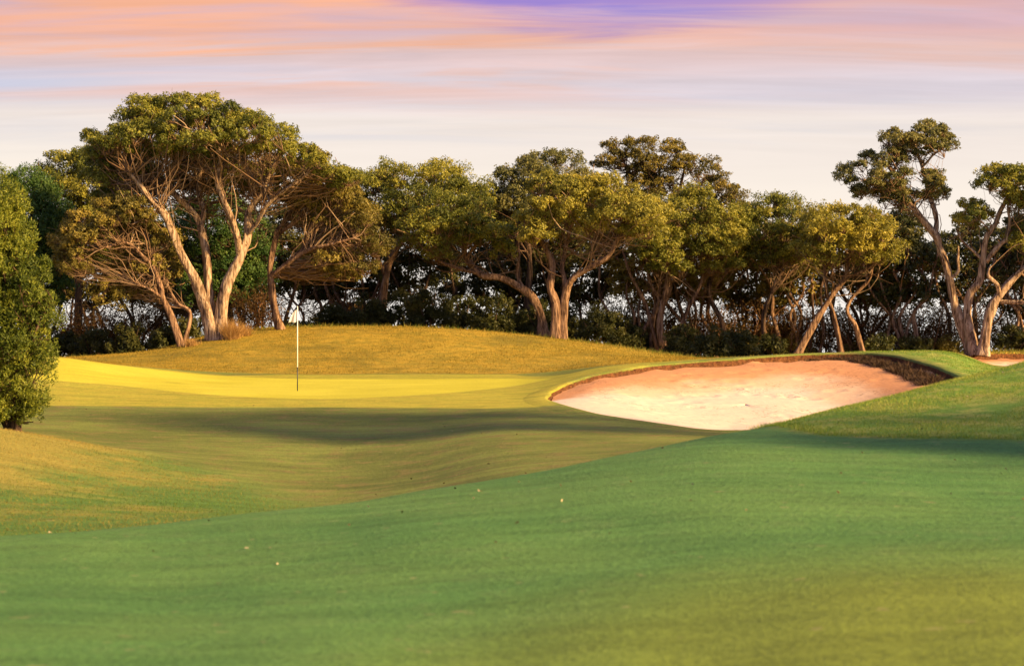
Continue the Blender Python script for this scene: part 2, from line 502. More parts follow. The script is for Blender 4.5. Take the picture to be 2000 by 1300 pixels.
def make_materials():
    # turf, one material for every mown or rough area
    t, out = new_mat('turf')
    geo = t.add('ShaderNodeNewGeometry')
    pos = geo.outputs['Position']
    def zone(nm):
        a = t.add('ShaderNodeAttribute', attribute_name=nm)
        s = t.add('ShaderNodeSeparateXYZ')
        t.l.new(a.outputs['Vector'], s.inputs[0])
        return s.outputs
    green, apron, back = zone('zone_a')
    hump, left, fair = zone('zone_b')
    big = t.noise(pos, 0.35, 3, 0.55)
    mid = t.noise(pos, 2.2, 4, 0.6)
    fine = t.noise(pos, 17.0, 4, 0.65)
    vfine = t.noise(pos, 75.0, 3, 0.7)
    def two(a, b, f): return t.mix(f, a, b)
    sm = lambda v, a, b: t.sstep(v, a, b)
    bank = two((0.112, 0.140, 0.028), (0.168, 0.205, 0.042), sm(big, 0.35, 0.65))
    bank = two(bank, (0.20, 0.15, 0.055), t.math('MULTIPLY', sm(mid, 0.48, 0.68), 0.6))
    fairc = two((0.074, 0.178, 0.044), (0.100, 0.205, 0.050), sm(big, 0.35, 0.65))
    fairc = two(fairc, (0.13, 0.215, 0.068), t.math('MULTIPLY', sm(mid, 0.5, 0.72), 0.4))
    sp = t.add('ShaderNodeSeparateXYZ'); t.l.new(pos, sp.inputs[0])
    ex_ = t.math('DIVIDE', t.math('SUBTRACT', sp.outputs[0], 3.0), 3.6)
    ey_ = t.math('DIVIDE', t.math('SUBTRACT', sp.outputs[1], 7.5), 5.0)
    sun_patch = t.math('ADD', t.math('ADD', t.math('MULTIPLY', ex_, ex_), t.math('MULTIPLY', ey_, ey_)), t.math('MULTIPLY', t.math('SUBTRACT', big, 0.5), 1.2))  # elliptical mask for the painted sun patch, edge broken by noise
    fairc = two(fairc, (0.160, 0.205, 0.028), t.math('MULTIPLY', sm(sun_patch, 1.7, 0.2), 0.9))   # yellower pool of sunlight put into the turf colour
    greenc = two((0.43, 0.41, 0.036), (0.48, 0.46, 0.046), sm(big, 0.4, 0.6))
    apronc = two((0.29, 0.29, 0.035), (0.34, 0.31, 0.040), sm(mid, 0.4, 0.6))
    backc = two((0.235, 0.190, 0.026), (0.34, 0.245, 0.032), sm(mid, 0.38, 0.6))
    backc = two(backc, (0.13, 0.12, 0.022), t.math('MULTIPLY', sm(big, 0.5, 0.68), 0.7))
    humpc = two((0.12, 0.23, 0.035), (0.27, 0.30, 0.07), sm(mid, 0.42, 0.66))
    lz = t.math('MULTIPLY', t.math('SUBTRACT', sp.outputs[2], 0.02), 0.55)
    leftc = two((0.085, 0.17, 0.032), (0.25, 0.225, 0.045), sm(t.math('ADD', lz, t.math('ADD', t.math('MULTIPLY', big, 0.6), t.math('MULTIPLY', mid, 0.4))), 0.37, 0.62))
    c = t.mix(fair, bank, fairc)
    c = t.mix(left, c, leftc)
    c = t.mix(hump, c, humpc)
    c = t.mix(back, c, backc)
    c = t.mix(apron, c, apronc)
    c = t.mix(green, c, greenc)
    # grain
    amp = t.math('SUBTRACT', 1.0, t.math('MULTIPLY', green, 0.45))
    g1 = t.math('MULTIPLY', t.math('SUBTRACT', fine, 0.5), t.math('MULTIPLY', amp, 1.1))
    g2 = t.math('MULTIPLY', t.math('SUBTRACT', vfine, 0.5), t.math('MULTIPLY', amp, 1.8))
    vs = t.xyz(t.math('MULTIPLY', sp.outputs[0], 0.55), t.math('MULTIPLY', sp.outputs[1], 2.6), 0.0)
    streak = t.noise(vs, 1.0, 5, 0.6, 0.4)
    g3 = t.math('MULTIPLY', t.math('SUBTRACT', streak, 0.5), t.math('MULTIPLY', amp, 0.9))
    g2 = t.math('ADD', g2, g3)
    gain = t.math('ADD', 1.0, t.math('ADD', g1, g2))
    gv = t.xyz(gain, gain, gain)
    c = t.mix(1.0, c, gv, 'MULTIPLY')
    # bare specks and pale clippings
    spk = t.noise(pos, 5.5, 2, 0.5)
    spk = t.math('MULTIPLY', sm(spk, 0.70, 0.74), t.math('SUBTRACT', 1.0, t.math('MAXIMUM', green, apron)))
    c = t.mix(t.math('MULTIPLY', spk, 0.4), c, (0.30, 0.26, 0.13))
    h = t.math('ADD', t.math('MULTIPLY', fine, 0.7), t.math('ADD', t.math('MULTIPLY', vfine, 0.35), t.math('MULTIPLY', mid, 0.6)))
    h = t.math('MULTIPLY', h, amp)
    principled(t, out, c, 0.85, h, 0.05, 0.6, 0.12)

    # grass blades in the rough
    for nm, c0, c1, c2 in (('blade_gold', (0.11, 0.115, 0.022), (0.28, 0.205, 0.033), (0.42, 0.30, 0.06)),
                           ('blade_green', (0.09, 0.19, 0.025), (0.20, 0.29, 0.045), (0.42, 0.40, 0.12)),
                           ('blade_mixed', (0.09, 0.17, 0.03), (0.26, 0.22, 0.05), (0.40, 0.30, 0.09)),
                           ('blade_straw', (0.30, 0.17, 0.05), (0.42, 0.26, 0.09), (0.52, 0.36, 0.15))):
        t, out = new_mat(nm)
        a = t.add('ShaderNodeAttribute', attribute_name='tint')
        col = t.ramp(a.outputs['Fac'], [(0.0, c0), (0.5, c1), (1.0, c2)], 'LINEAR')
        d = t.add('ShaderNodeBsdfDiffuse'); t.put(d.inputs[0], col)
        tr = t.add('ShaderNodeBsdfTranslucent'); t.put(tr.inputs[0], col)
        mx = t.add('ShaderNodeMixShader'); mx.inputs[0].default_value = 0.3
        t.l.new(d.outputs[0], mx.inputs[1]); t.l.new(tr.outputs[0], mx.inputs[2]); t.l.new(mx.outputs[0], out.inputs[0])

    # foliage
    for nm, c0, c1, c2 in (('leaf_olive', (0.066, 0.086, 0.016), (0.165, 0.185, 0.028), (0.30, 0.285, 0.042)),
                           ('leaf_gold', (0.10, 0.11, 0.020), (0.24, 0.235, 0.036), (0.38, 0.34, 0.055)),
                           ('leaf_tawny', (0.072, 0.070, 0.017), (0.175, 0.155, 0.032), (0.29, 0.235, 0.048)),
                           ('leaf_rust', (0.035, 0.024, 0.010), (0.095, 0.058, 0.018), (0.17, 0.10, 0.028)),
                           ('leaf_dark', (0.026, 0.036, 0.010), (0.062, 0.072, 0.019), (0.115, 0.112, 0.028)),
                           ('leaf_grey', (0.065, 0.076, 0.028), (0.145, 0.155, 0.050), (0.235, 0.22, 0.068)),
                           ('leaf_green', (0.030, 0.075, 0.018), (0.062, 0.125, 0.026), (0.11, 0.175, 0.034)),
                           ('leaf_lime', (0.040, 0.066, 0.012), (0.125, 0.165, 0.020), (0.27, 0.29, 0.032))):
        t, out = new_mat(nm)
        a = t.add('ShaderNodeAttribute', attribute_name='tint')
        col = t.ramp(a.outputs['Fac'], [(0.0, c0), (0.5, c1), (1.0, c2)], 'LINEAR')
        d = t.add('ShaderNodeBsdfPrincipled'); t.put(d.inputs['Base Color'], col)
        d.inputs['Roughness'].default_value = 0.55; d.inputs['Specular IOR Level'].default_value = 0.25
        tr = t.add('ShaderNodeBsdfTranslucent'); t.put(tr.inputs[0], t.mix(1.0, col, (1.3, 1.25, 0.7), 'MULTIPLY'))
        mx = t.add('ShaderNodeMixShader'); mx.inputs[0].default_value = 0.3
        t.l.new(d.outputs[0], mx.inputs[1]); t.l.new(tr.outputs[0], mx.inputs[2]); t.l.new(mx.outputs[0], out.inputs[0])

    # bark
    for nm, c0, c1, c2 in (('bark_pale', (0.07, 0.042, 0.025), (0.27, 0.185, 0.115), (0.46, 0.36, 0.25)),
                           ('bark_brown', (0.06, 0.035, 0.022), (0.19, 0.115, 0.068), (0.33, 0.22, 0.14)),
                           ('bark_dark', (0.025, 0.017, 0.012), (0.080, 0.052, 0.034), (0.15, 0.10, 0.07))):
        t, out = new_mat(nm)
        geo = t.add('ShaderNodeNewGeometry')
        mp = t.add('ShaderNodeMapping'); t.l.new(geo.outputs['Position'], mp.inputs[0])
        mp.inputs['Scale'].default_value = (17, 17, 1.7)
        n1 = t.noise(mp.outputs[0], 1.0, 5, 0.65, 0.6)
        n2 = t.noise(geo.outputs['Position'], 1.7, 2, 0.5)
        f = t.math('ADD', t.math('MULTIPLY', n1, 0.8), t.math('MULTIPLY', n2, 0.2))
        col = t.ramp(f, [(0.41, c0), (0.50, c1), (0.59, c2)], 'LINEAR')
        principled(t, out, col, 0.9, n1, 0.05, 0.9, 0.15)
    t, out = new_mat('twig')
    a = t.add('ShaderNodeAttribute', attribute_name='tint')
    col = t.ramp(a.outputs['Fac'], [(0.0, (0.07, 0.042, 0.025)), (0.6, (0.19, 0.12, 0.068)), (1.0, (0.34, 0.25, 0.16))], 'LINEAR')
    principled(t, out, col, 0.9, None, spec=0.1)
    t, out = new_mat('brush')
    a = t.add('ShaderNodeAttribute', attribute_name='tint')
    col = t.ramp(a.outputs['Fac'], [(0.0, (0.04, 0.018, 0.009)), (0.6, (0.13, 0.062, 0.028)), (1.0, (0.25, 0.14, 0.07))], 'LINEAR')
    principled(t, out, col, 0.9, None, spec=0.1)
    t, out = new_mat('twig_dark')
    a = t.add('ShaderNodeAttribute', attribute_name='tint')
    col = t.ramp(a.outputs['Fac'], [(0.0, (0.03, 0.02, 0.013)), (0.6, (0.085, 0.055, 0.035)), (1.0, (0.17, 0.11, 0.07))], 'LINEAR')
    principled(t, out, col, 0.9, None, spec=0.1)

    # sand
    t, out = new_mat('sand')
    geo = t.add('ShaderNodeNewGeometry'); pos = geo.outputs['Position']
    a = t.add('ShaderNodeAttribute', attribute_name='tint')
    n1 = t.noise(pos, 0.55, 4, 0.6, 0.4)
    n2 = t.noise(pos, 6.0, 5, 0.6)
    n3 = t.noise(pos, 60.0, 3, 0.6)
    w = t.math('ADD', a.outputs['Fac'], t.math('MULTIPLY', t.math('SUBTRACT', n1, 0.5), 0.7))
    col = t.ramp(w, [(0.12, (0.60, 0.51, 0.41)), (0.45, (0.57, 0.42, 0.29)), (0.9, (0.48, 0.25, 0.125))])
    g = t.math('ADD', 0.76, t.math('MULTIPLY', n2, 0.3))
    g = t.math('ADD', g, t.math('MULTIPLY', n3, 0.18))
    col = t.mix(1.0, col, t.xyz(g, g, g), 'MULTIPLY')
    # damp dark crumbs and leaf litter in drifts
    dr = t.math('MULTIPLY', t.sstep(t.noise(pos, 0.7, 3, 0.5, 0.8), 0.48, 0.62), t.sstep(t.noise(pos, 13.0, 3, 0.7), 0.54, 0.62))
    col = t.mix(t.math('MULTIPLY', dr, 0.7), col, (0.17, 0.09, 0.045))
    h = t.math('ADD', t.math('MULTIPLY', n2, 1.0), t.math('ADD', t.math('MULTIPLY', n3, 0.2), t.math('MULTIPLY', t.noise(pos, 2.0, 3, 0.5), 1.5)))
    principled(t, out, col, 0.95, h, 0.03, 0.5, 0.05)

    t, out = new_mat('soil')
    geo = t.add('ShaderNodeNewGeometry'); pos = geo.outputs['Position']
    n1 = t.noise(pos, 9.0, 5, 0.65)
    n2 = t.noise(pos, 45.0, 3, 0.6)
    col = t.ramp(t.math('ADD', t.math('MULTIPLY', n1, 0.6), t.math('MULTIPLY', n2, 0.4)), [(0.35, (0.035, 0.018, 0.010)), (0.5, (0.105, 0.048, 0.022)), (0.66, (0.20, 0.095, 0.04))], 'LINEAR')
    principled(t, out, col, 0.95, n1, 0.06, 1.0, 0.05)

    for nm, c, r in (('white_paint', (0.80, 0.79, 0.76), 0.35), ('dark_paint', (0.022, 0.028, 0.026), 0.4)):
        t, out = new_mat(nm)
        geo = t.add('ShaderNodeNewGeometry')
        n = t.noise(geo.outputs['Position'], 30.0, 3, 0.6)
        g = t.math('ADD', 0.88, t.math('MULTIPLY', n, 0.2))
        principled(t, out, t.mix(1.0, c, t.xyz(g, g, g), 'MULTIPLY'), r, None, spec=0.4)
    t, out = new_mat('flag_cloth')
    d = t.add('ShaderNodeBsdfDiffuse'); t.put(d.inputs[0], (0.82, 0.80, 0.78))
    tr = t.add('ShaderNodeBsdfTranslucent'); t.put(tr.inputs[0], (0.82, 0.80, 0.78))
    mx = t.add('ShaderNodeMixShader'); mx.inputs[0].default_value = 0.35
    t.l.new(d.outputs[0], mx.inputs[1]); t.l.new(tr.outputs[0], mx.inputs[2]); t.l.new(mx.outputs[0], out.inputs[0])
    t, out = new_mat('dead_leaf')
    a = t.add('ShaderNodeAttribute', attribute_name='tint')
    col = t.ramp(a.outputs['Fac'], [(0.0, (0.03, 0.02, 0.012)), (0.7, (0.10, 0.06, 0.03)), (1.0, (0.45, 0.40, 0.25))], 'LINEAR')
    principled(t, out, col, 0.8, None, spec=0.2)


make_materials()
build_ground()


# ---------------------------------------------------------------- bunkers
def build_bunker(loop, lipfun, depth, label_kind, seed):
    r = np.random.default_rng(seed)
    n = len(loop)
    c = loop.mean(0)
    # the outward direction at every edge point
    tan = np.roll(loop, -1, 0) - np.roll(loop, 1, 0)
    nrm = norm(np.stack([tan[:, 1], -tan[:, 0]], -1))
    if np.sum((loop - c) * nrm) < 0: nrm = -nrm
    wob = blur(np.tile(r.normal(size=n), 3)[:, None], 2.0, 0)[n:2 * n, 0]
    wob = wob / wob.std() * 0.02
    lip = lipfun(loop)
    zl = hgt(loop[:, 0], loop[:, 1])
    root = empty('bunker', (c[0], c[1], float(hgt(c[0], c[1]))))
    root['kind'] = 'structure'
    off = np.array(root.location)

    def grid(rings):
        V = np.concatenate(rings) - off
        k = len(rings)
        idx = np.arange(k * n).reshape(k, n)
        a0, a1 = idx[:-1], idx[1:]
        return V, np.stack([a0, np.roll(a0, -1, 1), np.roll(a1, -1, 1), a1], -1).reshape(-1, 4)
    # turf collar rolling over the edge
    rings = []
    for o_, dz in ((0.75, -0.03), (0.55, 0.010), (0.3, 0.022), (0.1, 0.022), (0.02, 0.0), (0.0, -0.05)):
        p = loop + nrm * (o_ + wob[:, None] * (1 if o_ < 0.2 else 0))
        rings.append(np.column_stack([p, hgt(p[:, 0], p[:, 1]) + dz]))
    V, Q = grid(rings)
    me = mesh_from('turf_collar', V, Q, smooth=True)
    W = V + off
    z = zone_weights(W[:, 0], W[:, 1])
    put_zones(me, z)
    link('turf_collar', me, M['turf'], root)
    # cut earth face under the collar
    rings = []
    jag = blur(np.tile(r.normal(size=n), 3)[:, None], 1.0, 0)[n:2 * n, 0]
    jag = jag / jag.std()
    for s in np.linspace(0, 1, 7):
        j = r.normal(size=n) * 0.012 * (0 < s < 1)
        p = loop + nrm * (0.0 + wob + j + 0.03 * math.sin(s * 3.1) - 0.10 * s)[:, None]
        zz = hgt(p[:, 0], p[:, 1]) - 0.03 - s * (lip + 0.04 + 0.10 * ss(lip, 0.05, .2)) + jag * 0.012 * s
        rings.append(np.column_stack([p, zz]))
    V, Q = grid(rings)
    link('earth_face', mesh_from('earth_face', V, Q, smooth=True), M['soil'], root)
    # sand bowl
    rings = []; tint = []
    lipb = blur(np.tile(lip, 3)[:, None], n * 0.09, 0)[n:2 * n, 0]
    S = np.concatenate([np.linspace(0, 0.3, 26), np.linspace(0.3, 1.0, 50)[1:]])
    cz_ = float(hgt(c[0], c[1])); e_ = 0.8
    gx_ = float(hgt(c[0] + e_, c[1]) - hgt(c[0] - e_, c[1])) / (2 * e_); gy_ = float(hgt(c[0], c[1] + e_) - hgt(c[0], c[1] - e_)) / (2 * e_)
    bx = (hgt(c[0], c[1]))
    for s in S:
        p = (loop - nrm * (0.04 - wob[:, None])) * (1 - s) + c * s
        zb = hgt(p[:, 0], p[:, 1])
        flat_ = cz_ + gx_ * (p[:, 0] - c[0]) + gy_ * (p[:, 1] - c[1])
        zb = zb + (flat_ - zb) * ss(s, 0.55, 0.92)
        lm = lip + (lipb - lip) * ss(s, 0.0, 0.35)
        zz = zb - lm * (1 - ss(s, 0.0, 0.85)) - 0.03 * (1 - ss(lm, 0.02, 0.08)) - depth * ss(s, 0.0, 0.75)
        zz = zz + jag * 0.03 * math.exp(-s * 30) * ss(lip, 0.05, 0.2)
        rings.append(np.column_stack([p, zz]))
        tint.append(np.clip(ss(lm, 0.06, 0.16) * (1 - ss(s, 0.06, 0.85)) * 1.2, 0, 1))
    V, Q = grid(rings)
    # scuffs and footprints
    W = V + off
    bump_ = np.zeros(len(W))
    for _ in range(60):
        k = r.integers(0, n); s = r.uniform(0.2, 0.8)
        q = loop[k] * (1 - s) + c * s
        d2 = ((W[:, 0] - q[0]) ** 2 + (W[:, 1] - q[1]) ** 2)
        rr = r.uniform(0.13, 0.22)
        bump_ += -0.022 * np.exp(-d2 / rr ** 2) + 0.011 * np.exp(-(np.sqrt(d2) - rr * 1.7) ** 2 / (rr * 0.5) ** 2)
    V[:, 2] += bump_
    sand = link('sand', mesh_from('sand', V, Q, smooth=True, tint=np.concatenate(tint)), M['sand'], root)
    return root, lip, nrm, zl


def lip_main(L):
    u = CX + F * L[:, 0] / L[:, 1]
    rear = ss(L[:, 1] - (44.0 - 1.5 * ss(u, 1100, 1800)), 0.0, 3.0)
    return (0.13 + 0.05 * ss(u, 1150, 1600)) * rear


def lip_two(L):
    return 0.22 * ss(L[:, 1], 60.0, 63.5)


b1, lip1, nrm1, zl1 = build_bunker(BUNKER, lip_main, 0.42, 'main', 3)
tag(b1, 'large pale sand bunker with brown turf-edged lip beside the putting green', 'bunker')
b2, lip2, nrm2, zl2 = build_bunker(BUNKER2, lip_two, 0.25, 'second', 5)
tag(b2, 'small sand bunker below the two tall leaning trees', 'bunker')


# ---------------------------------------------------------------- blades of grass
def blades(name, x, y, h, w, lean, mat, parent=None, tint=None, z=None, off=(0, 0, 0), r=rng):
    n = len(x)
    z = hgt(x, y) if z is None else z
    a = r.uniform(0, 2 * math.pi, n)
    b = r.uniform(0, 2 * math.pi, n)
    base = np.stack([x, y, z - 0.01], -1)
    side = np.stack([np.cos(a), np.sin(a), np.zeros(n)], -1) * (w / 2)[:, None]
    dirn = np.stack([np.cos(b) * lean, np.sin(b) * lean, np.ones(n)], -1)
    dirn = norm(dirn)
    tip = base + dirn * h[:, None] + np.stack([np.cos(b), np.sin(b), -0.6 * lean], -1) * (h * 0.35 * lean)[:, None]
    V = np.stack([base - side, base + side, tip], 1).reshape(-1, 3) - np.array(off)
    Q = np.arange(3 * n).reshape(n, 3)
    tint = r.uniform(0, 1, n) if tint is None else tint
    me = mesh_from(name, V, Q, tint=np.repeat(np.clip(tint, 0, 1), 3))
    return link(name, me, M[mat], parent)


def patch_noise(x, y, scale, seed):
    r = np.random.default_rng(seed)
    v = np.zeros_like(x)
    for k in range(6):
        a = r.uniform(0, 6.28); f = scale * r.uniform(0.6, 1.8); p = r.uniform(0, 6.28)
        v += np.sin((x * math.cos(a) + y * math.sin(a)) * f + p)
    return v / 6.0 * 1.6


def scatter(n, x0, x1, y0, y1, weight):
    x = rng.uniform(x0, x1, n); y = rng.uniform(y0, y1, n)
    k = rng.uniform(0, 1, n) < weight(x, y)
    return x[k], y[k]


# golden rough on the mound behind the green
x, y = scatter(170000, -15, 9, 58.6, 72, lambda x, y: zone_weights(x, y)['back'] * (0.35 + 0.65 * ss(patch_noise(x, y, 1.1, 4), -0.7, 0.5)) * (poly_sd(BUNKER, x, y) < -0.7))
pn = patch_noise(x, y, 1.6, 8)
o = blades('rough_grass', x, y, rng.uniform(0.03, 0.085, len(x)), rng.uniform(0.010, 0.022, len(x)), rng.uniform(0.2, 1.3, len(x)), 'blade_gold', tint=0.5 + 0.22 * pn + rng.normal(0, .22, len(x)))
tag(o, 'golden dry rough grass on the mound behind the putting green', 'grass', kind='stuff')
# green rough on the near right shoulder
x, y = scatter(270000, 2.6, 12, 20.5, 33, lambda x, y: ss(poly_sd(HUMP, x, y), 0.0, 0.08) * (np.abs(x) < 0.32 * y))
pn = patch_noise(x, y, 2.2, 9)
hh = rng.uniform(0.020, 0.052, len(x)) * (1 + 0.4 * pn) * (1 + 0.7 * (1 - ss(poly_sd(HUMP, x, y), 0.05, 0.5)))
o = blades('rough_grass', x, y, hh, rng.uniform(0.005, 0.011, len(x)), rng.uniform(0.2, 1.2, len(x)), 'blade_green', tint=0.42 + 0.30 * pn + rng.normal(0, .2, len(x)))
tag(o, 'thick green rough grass on the shoulder rising in front of the bunker', 'grass', kind='stuff')
x, y = scatter(60000, 9, 18, 46, 62, lambda x, y: ss(poly_sd(RIDGE, x, y), -0.2, 0.5) * (np.maximum(poly_sd(BUNKER, x, y), poly_sd(BUNKER2, x, y)) < -0.1))
pn = patch_noise(x, y, 2.2, 19)
o = blades('rough_grass', x, y, rng.uniform(0.03, 0.07, len(x)), rng.uniform(0.009, 0.018, len(x)), rng.uniform(0.2, 1.2, len(x)), 'blade_green', tint=0.45 + 0.25 * pn + rng.normal(0, .2, len(x)))
tag(o, 'sunlit green grass on the ridge dividing the two bunkers', 'grass', kind='stuff')
# mixed rough on the left mound
x, y = scatter(170000, -11, -1.2, 18.5, 35, lambda x, y: ss(poly_sd(LEFTM, x, y), -0.5, 1.2) * 0.9)
pn = patch_noise(x, y, 1.4, 12)
up = ss(hgt(x, y) - CZ, -1.75, -1.25)
o = blades('rough_grass', x, y, rng.uniform(0.020, 0.055, len(x)), rng.uniform(0.005, 0.011, len(x)), rng.uniform(0.3, 1.3, len(x)), 'blade_mixed', tint=0.24 + 0.50 * up + 0.25 * pn + rng.normal(0, .2, len(x)))
tag(o, 'short green and straw coloured rough on the mound below the upright shrub', 'grass', kind='stuff')
# shaggy edge grass where the mown ground ends under the trees
x, y = scatter(80000, -16, 21, 63, 80, lambda x, y: 0.5 * (y > 69 - 3 * ss(x, 0, 8)) + 0.0 * x)
o = blades('edge_grass', x, y, rng.uniform(0.06, 0.22, len(x)), rng.uniform(0.012, 0.025, len(x)), rng.uniform(0.2, 1.0, len(x)), 'blade_mixed', tint=rng.uniform(0, 0.7, len(x)))
tag(o, 'longer unmown grass under the edge of the grove', 'grass', kind='stuff')


# ---------------------------------------------------------------- trees
def leaves(centres, outward, tints, L, W, r, droop=0.0, along=0.0):
    """diamond leaves: centres (n,3); outward (n,3) preferred normals"""
    n = len(centres)
    nn = norm(outward + r.normal(size=(n, 3)) * 0.75)
    ax = norm(np.cross(nn, r.normal(size=(n, 3))) + outward * along)
    sd = norm(np.cross(nn, ax))
    l = (L * r.uniform(0.6, 1.35, n))[:, None]; w = (W * r.uniform(0.6, 1.35, n))[:, None]
    V = np.stack([centres - ax * l * 0.4 - sd * w * 0.5, centres - ax * l * 0.28 + sd * w * 0.5, centres + ax * l * 0.6], 1).reshape(-1, 3)
    Q = np.arange(3 * n).reshape(n, 3)
    return V, Q, np.repeat(tints, 3)


def make_tree(name, label, d, limbs, crowns, leaf='leaf_olive', bark='bark_brown', twig='twig', group=None, cat='tree', seed=1,
              puff=0.62, density=1.0, thick=1.6, L=0.100, W=0.050, airy=0.0, twigs=1.0, plume=0.0, ground_base=True, wobble=1.0, flat=0.75, fan=2, fan_len=1.6, swell=1.06):
    """limbs: [ [(px,py,doff)...], r0, r1 ]; crowns: [[(px,py)...], front/back depth in m]"""
    r = np.random.default_rng(seed * 77 + 5)
    bx, by = limbs[0][0][0][0], limbs[0][0][0][1]
    bd = d + limbs[0][0][0][2]
    X0 = (bx - CX) / F * bd
    base = np.array([X0, bd, float(hgt(X0, bd))])
    root = empty(name, base)
    tag(root, label, cat, group)
    nodes = []; noder = []
    for li, (pts, r0, r1) in enumerate(limbs):
        P = np.array([at(p[0], p[1], d + (p[2] if len(p) > 2 else 0.0)) for p in pts])
        if abs(pts[0][1] - by) < 14 and ground_base:      # rises from the ground
            P[0, 2] = float(hgt(P[0, 0], P[0, 1])) - 0.06
            if P[1, 2] < P[0, 2] + 0.15: P[1, 2] = P[0, 2] + 0.2
        n = max(14, 5 * len(pts))
        C = smooth_line(P, n)
        wv = blur(blur(r.normal(size=(n, 3)), 1.5, 0), 1.5, 0)
        C = C + wv * 0.10 * wobble * (np.linspace(0, 1, n)[:, None] ** 0.5) * min(1.0, r0 / 0.1 + .4)
        s = np.linspace(0, 1, n)
        rad = r0 * (1 - s) ** 0.8 * 0.999 + r1 * s
        if abs(pts[0][1] - by) < 14 and ground_base:
            rad = rad * (1 + 0.55 * np.exp(-s * 16))
        rad = rad * (1 + 0.10 * blur(r.normal(size=(n, 1)), 1.0, 0)[:, 0])
        V, Q = tubes(C[None], rad[None], 14)
        a = np.tile(np.arange(14), n)
        lump = 1 + 0.13 * np.sin(a * 2 * math.pi / 14 * 3 + np.repeat(s, 14) * 7 + r.uniform(0, 6)) + 0.12 * np.sin(a * 2 * math.pi / 14 * 5 - np.repeat(s, 14) * 11) + 0.05 * r.normal(size=len(V))
        cc = np.repeat(C, 14, 0)
        V = cc + (V - cc) * lump[:, None]
        link('trunk' if abs(pts[0][1] - by) < 14 else 'limb', mesh_from('trunk', V - base, Q, smooth=True), M[bark], root)
        k0 = int(n * 0.35) if abs(pts[0][1] - by) < 14 else 2
        nodes.append(C[k0:]); noder.append(rad[k0:])
    nodes = np.concatenate(nodes); noder = np.concatenate(noder)
    mpx = d / F
    LV, LQ, LT = [], [], []; nv = 0
    TP, TR, TT = [], [], []
    for poly, dep in crowns:
        poly = np.array(poly, float)
        poly = poly.mean(0) + (poly - poly.mean(0)) * swell
        x0, y0 = poly.min(0); x1, y1 = poly.max(0)
        step = puff / mpx * 0.95
        # spread the clump centres over the outline, a jittered hexagonal net
        gx, gy = np.meshgrid(np.arange(x0 - step, x1 + step, step), np.arange(y0 - step, y1 + step, step * 0.82))
        gx[1::2] += step * 0.5
        gx = gx.ravel() + r.normal(0, step * 0.22, gx.size); gy = gy.ravel() + r.normal(0, step * 0.2, gy.size)
        sd = poly_sd(poly, gx, gy)
        k = sd > puff / mpx * 0.10
        gx, gy, sd = gx[k], gy[k], sd[k]
        if len(gx) == 0:
            gx = np.array([poly[:, 0].mean()]); gy = np.array([poly[:, 1].mean()]); sd = np.array([10.0])
        edge = np.clip(sd / (max(sd.max(), 1.0)), 0, 1)
        for side in (-1, 1):
            m = len(gx)
            keep = r.uniform(0, 1, m) < ((1.0 if side < 0 else 0.75) - airy * 0.5)
            dd = d + dep + side * thick * np.sqrt(edge) * r.uniform(0.45, 1.0, m)
            cx, cy, cd = gx[keep], gy[keep], dd[keep]
            m = len(cx)
            if m == 0: continue
            C = np.stack([(cx - CX) / F * cd, cd, (HY - cy) / F * cd + CZ], -1)
            Rp = puff * r.uniform(0.6, 1.25, m)
            base_t = r.normal(0.5, 0.25, m)
            # limb point each clump grows from: near, and below it
            dv = C[:, None, :] - nodes[None]
            cost = np.linalg.norm(dv, axis=2) + 1.2 * np.maximum(0, -dv[:, :, 2] + 0.2)
            j = np.argmin(cost, 1)
            A = nodes[j]
            # main feeder branches
            mid1 = A * 0.62 + C * 0.38 + r.normal(size=(m, 3)) * 0.16 + np.array([0, 0, -0.12])
            mid2 = A * 0.28 + C * 0.72 + r.normal(size=(m, 3)) * 0.14 + np.array([0, 0, -0.10])
            end = C - np.array([0, 0, 0.35]) * Rp[:, None]
            ctrl = np.stack([A, mid1, mid2, end], 1)
            tt = np.linspace(0, 1, 6)
            B = np.stack([(1 - tt) ** 3, 3 * tt * (1 - tt) ** 2, 3 * tt ** 2 * (1 - tt), tt ** 3], -1)
            ctrl2 = ctrl.copy(); ctrl2[:, 1] = ctrl[:, 1] * 1.4 - ctrl[:, 0] * .25 - ctrl[:, 2] * .15; ctrl2[:, 2] = ctrl[:, 2] * 1.3 - ctrl[:, 3] * .2 - ctrl[:, 1] * .1
            FB = np.einsum('kc,ncd->nkd', B, ctrl2) + r.normal(size=(m, 6, 3)) * 0.022
            rr = np.minimum(noder[j] * 0.75, 0.014 + 0.012 * np.linalg.norm(C - A, axis=1))[:, None] * np.linspace(1, 0.45, 6)[None]
            TP.append(FB); TR.append(rr); TT.append(np.clip(r.normal(0.55, 0.2, m), 0, 1))
            # long bare branches sweeping up from lower on the limbs
            for _ in range(int(fan)):
                pr = np.exp(-((np.linalg.norm(dv, axis=2) - fan_len) / 0.8) ** 2) * (dv[:, :, 2] > 0.25)
                pr[np.arange(m), j] += 1e-3
                pr /= pr.sum(1, keepdims=True)
                jj = (pr.cumsum(1) < r.uniform(0, 1, (m, 1))).sum(1).clip(0, len(nodes) - 1)
                A2 = nodes[jj]
                E2 = C + r.normal(size=(m, 3)) * Rp[:, None] * 0.45
                sp_ = np.linspace(0, 1, 7)[None, :, None]
                bow = (r.normal(size=(m, 1, 3)) * 0.22 + np.array([0, 0, -0.12])) * min(1.0, (puff / 0.55) ** 2)
                kink = blur(r.normal(size=(m, 7, 3)), 0.8, 1) * 0.17
                FB2 = A2[:, None] * (1 - sp_) + E2[:, None] * sp_ + bow * np.sin(sp_ * math.pi) + kink * np.sin(sp_ * math.pi)
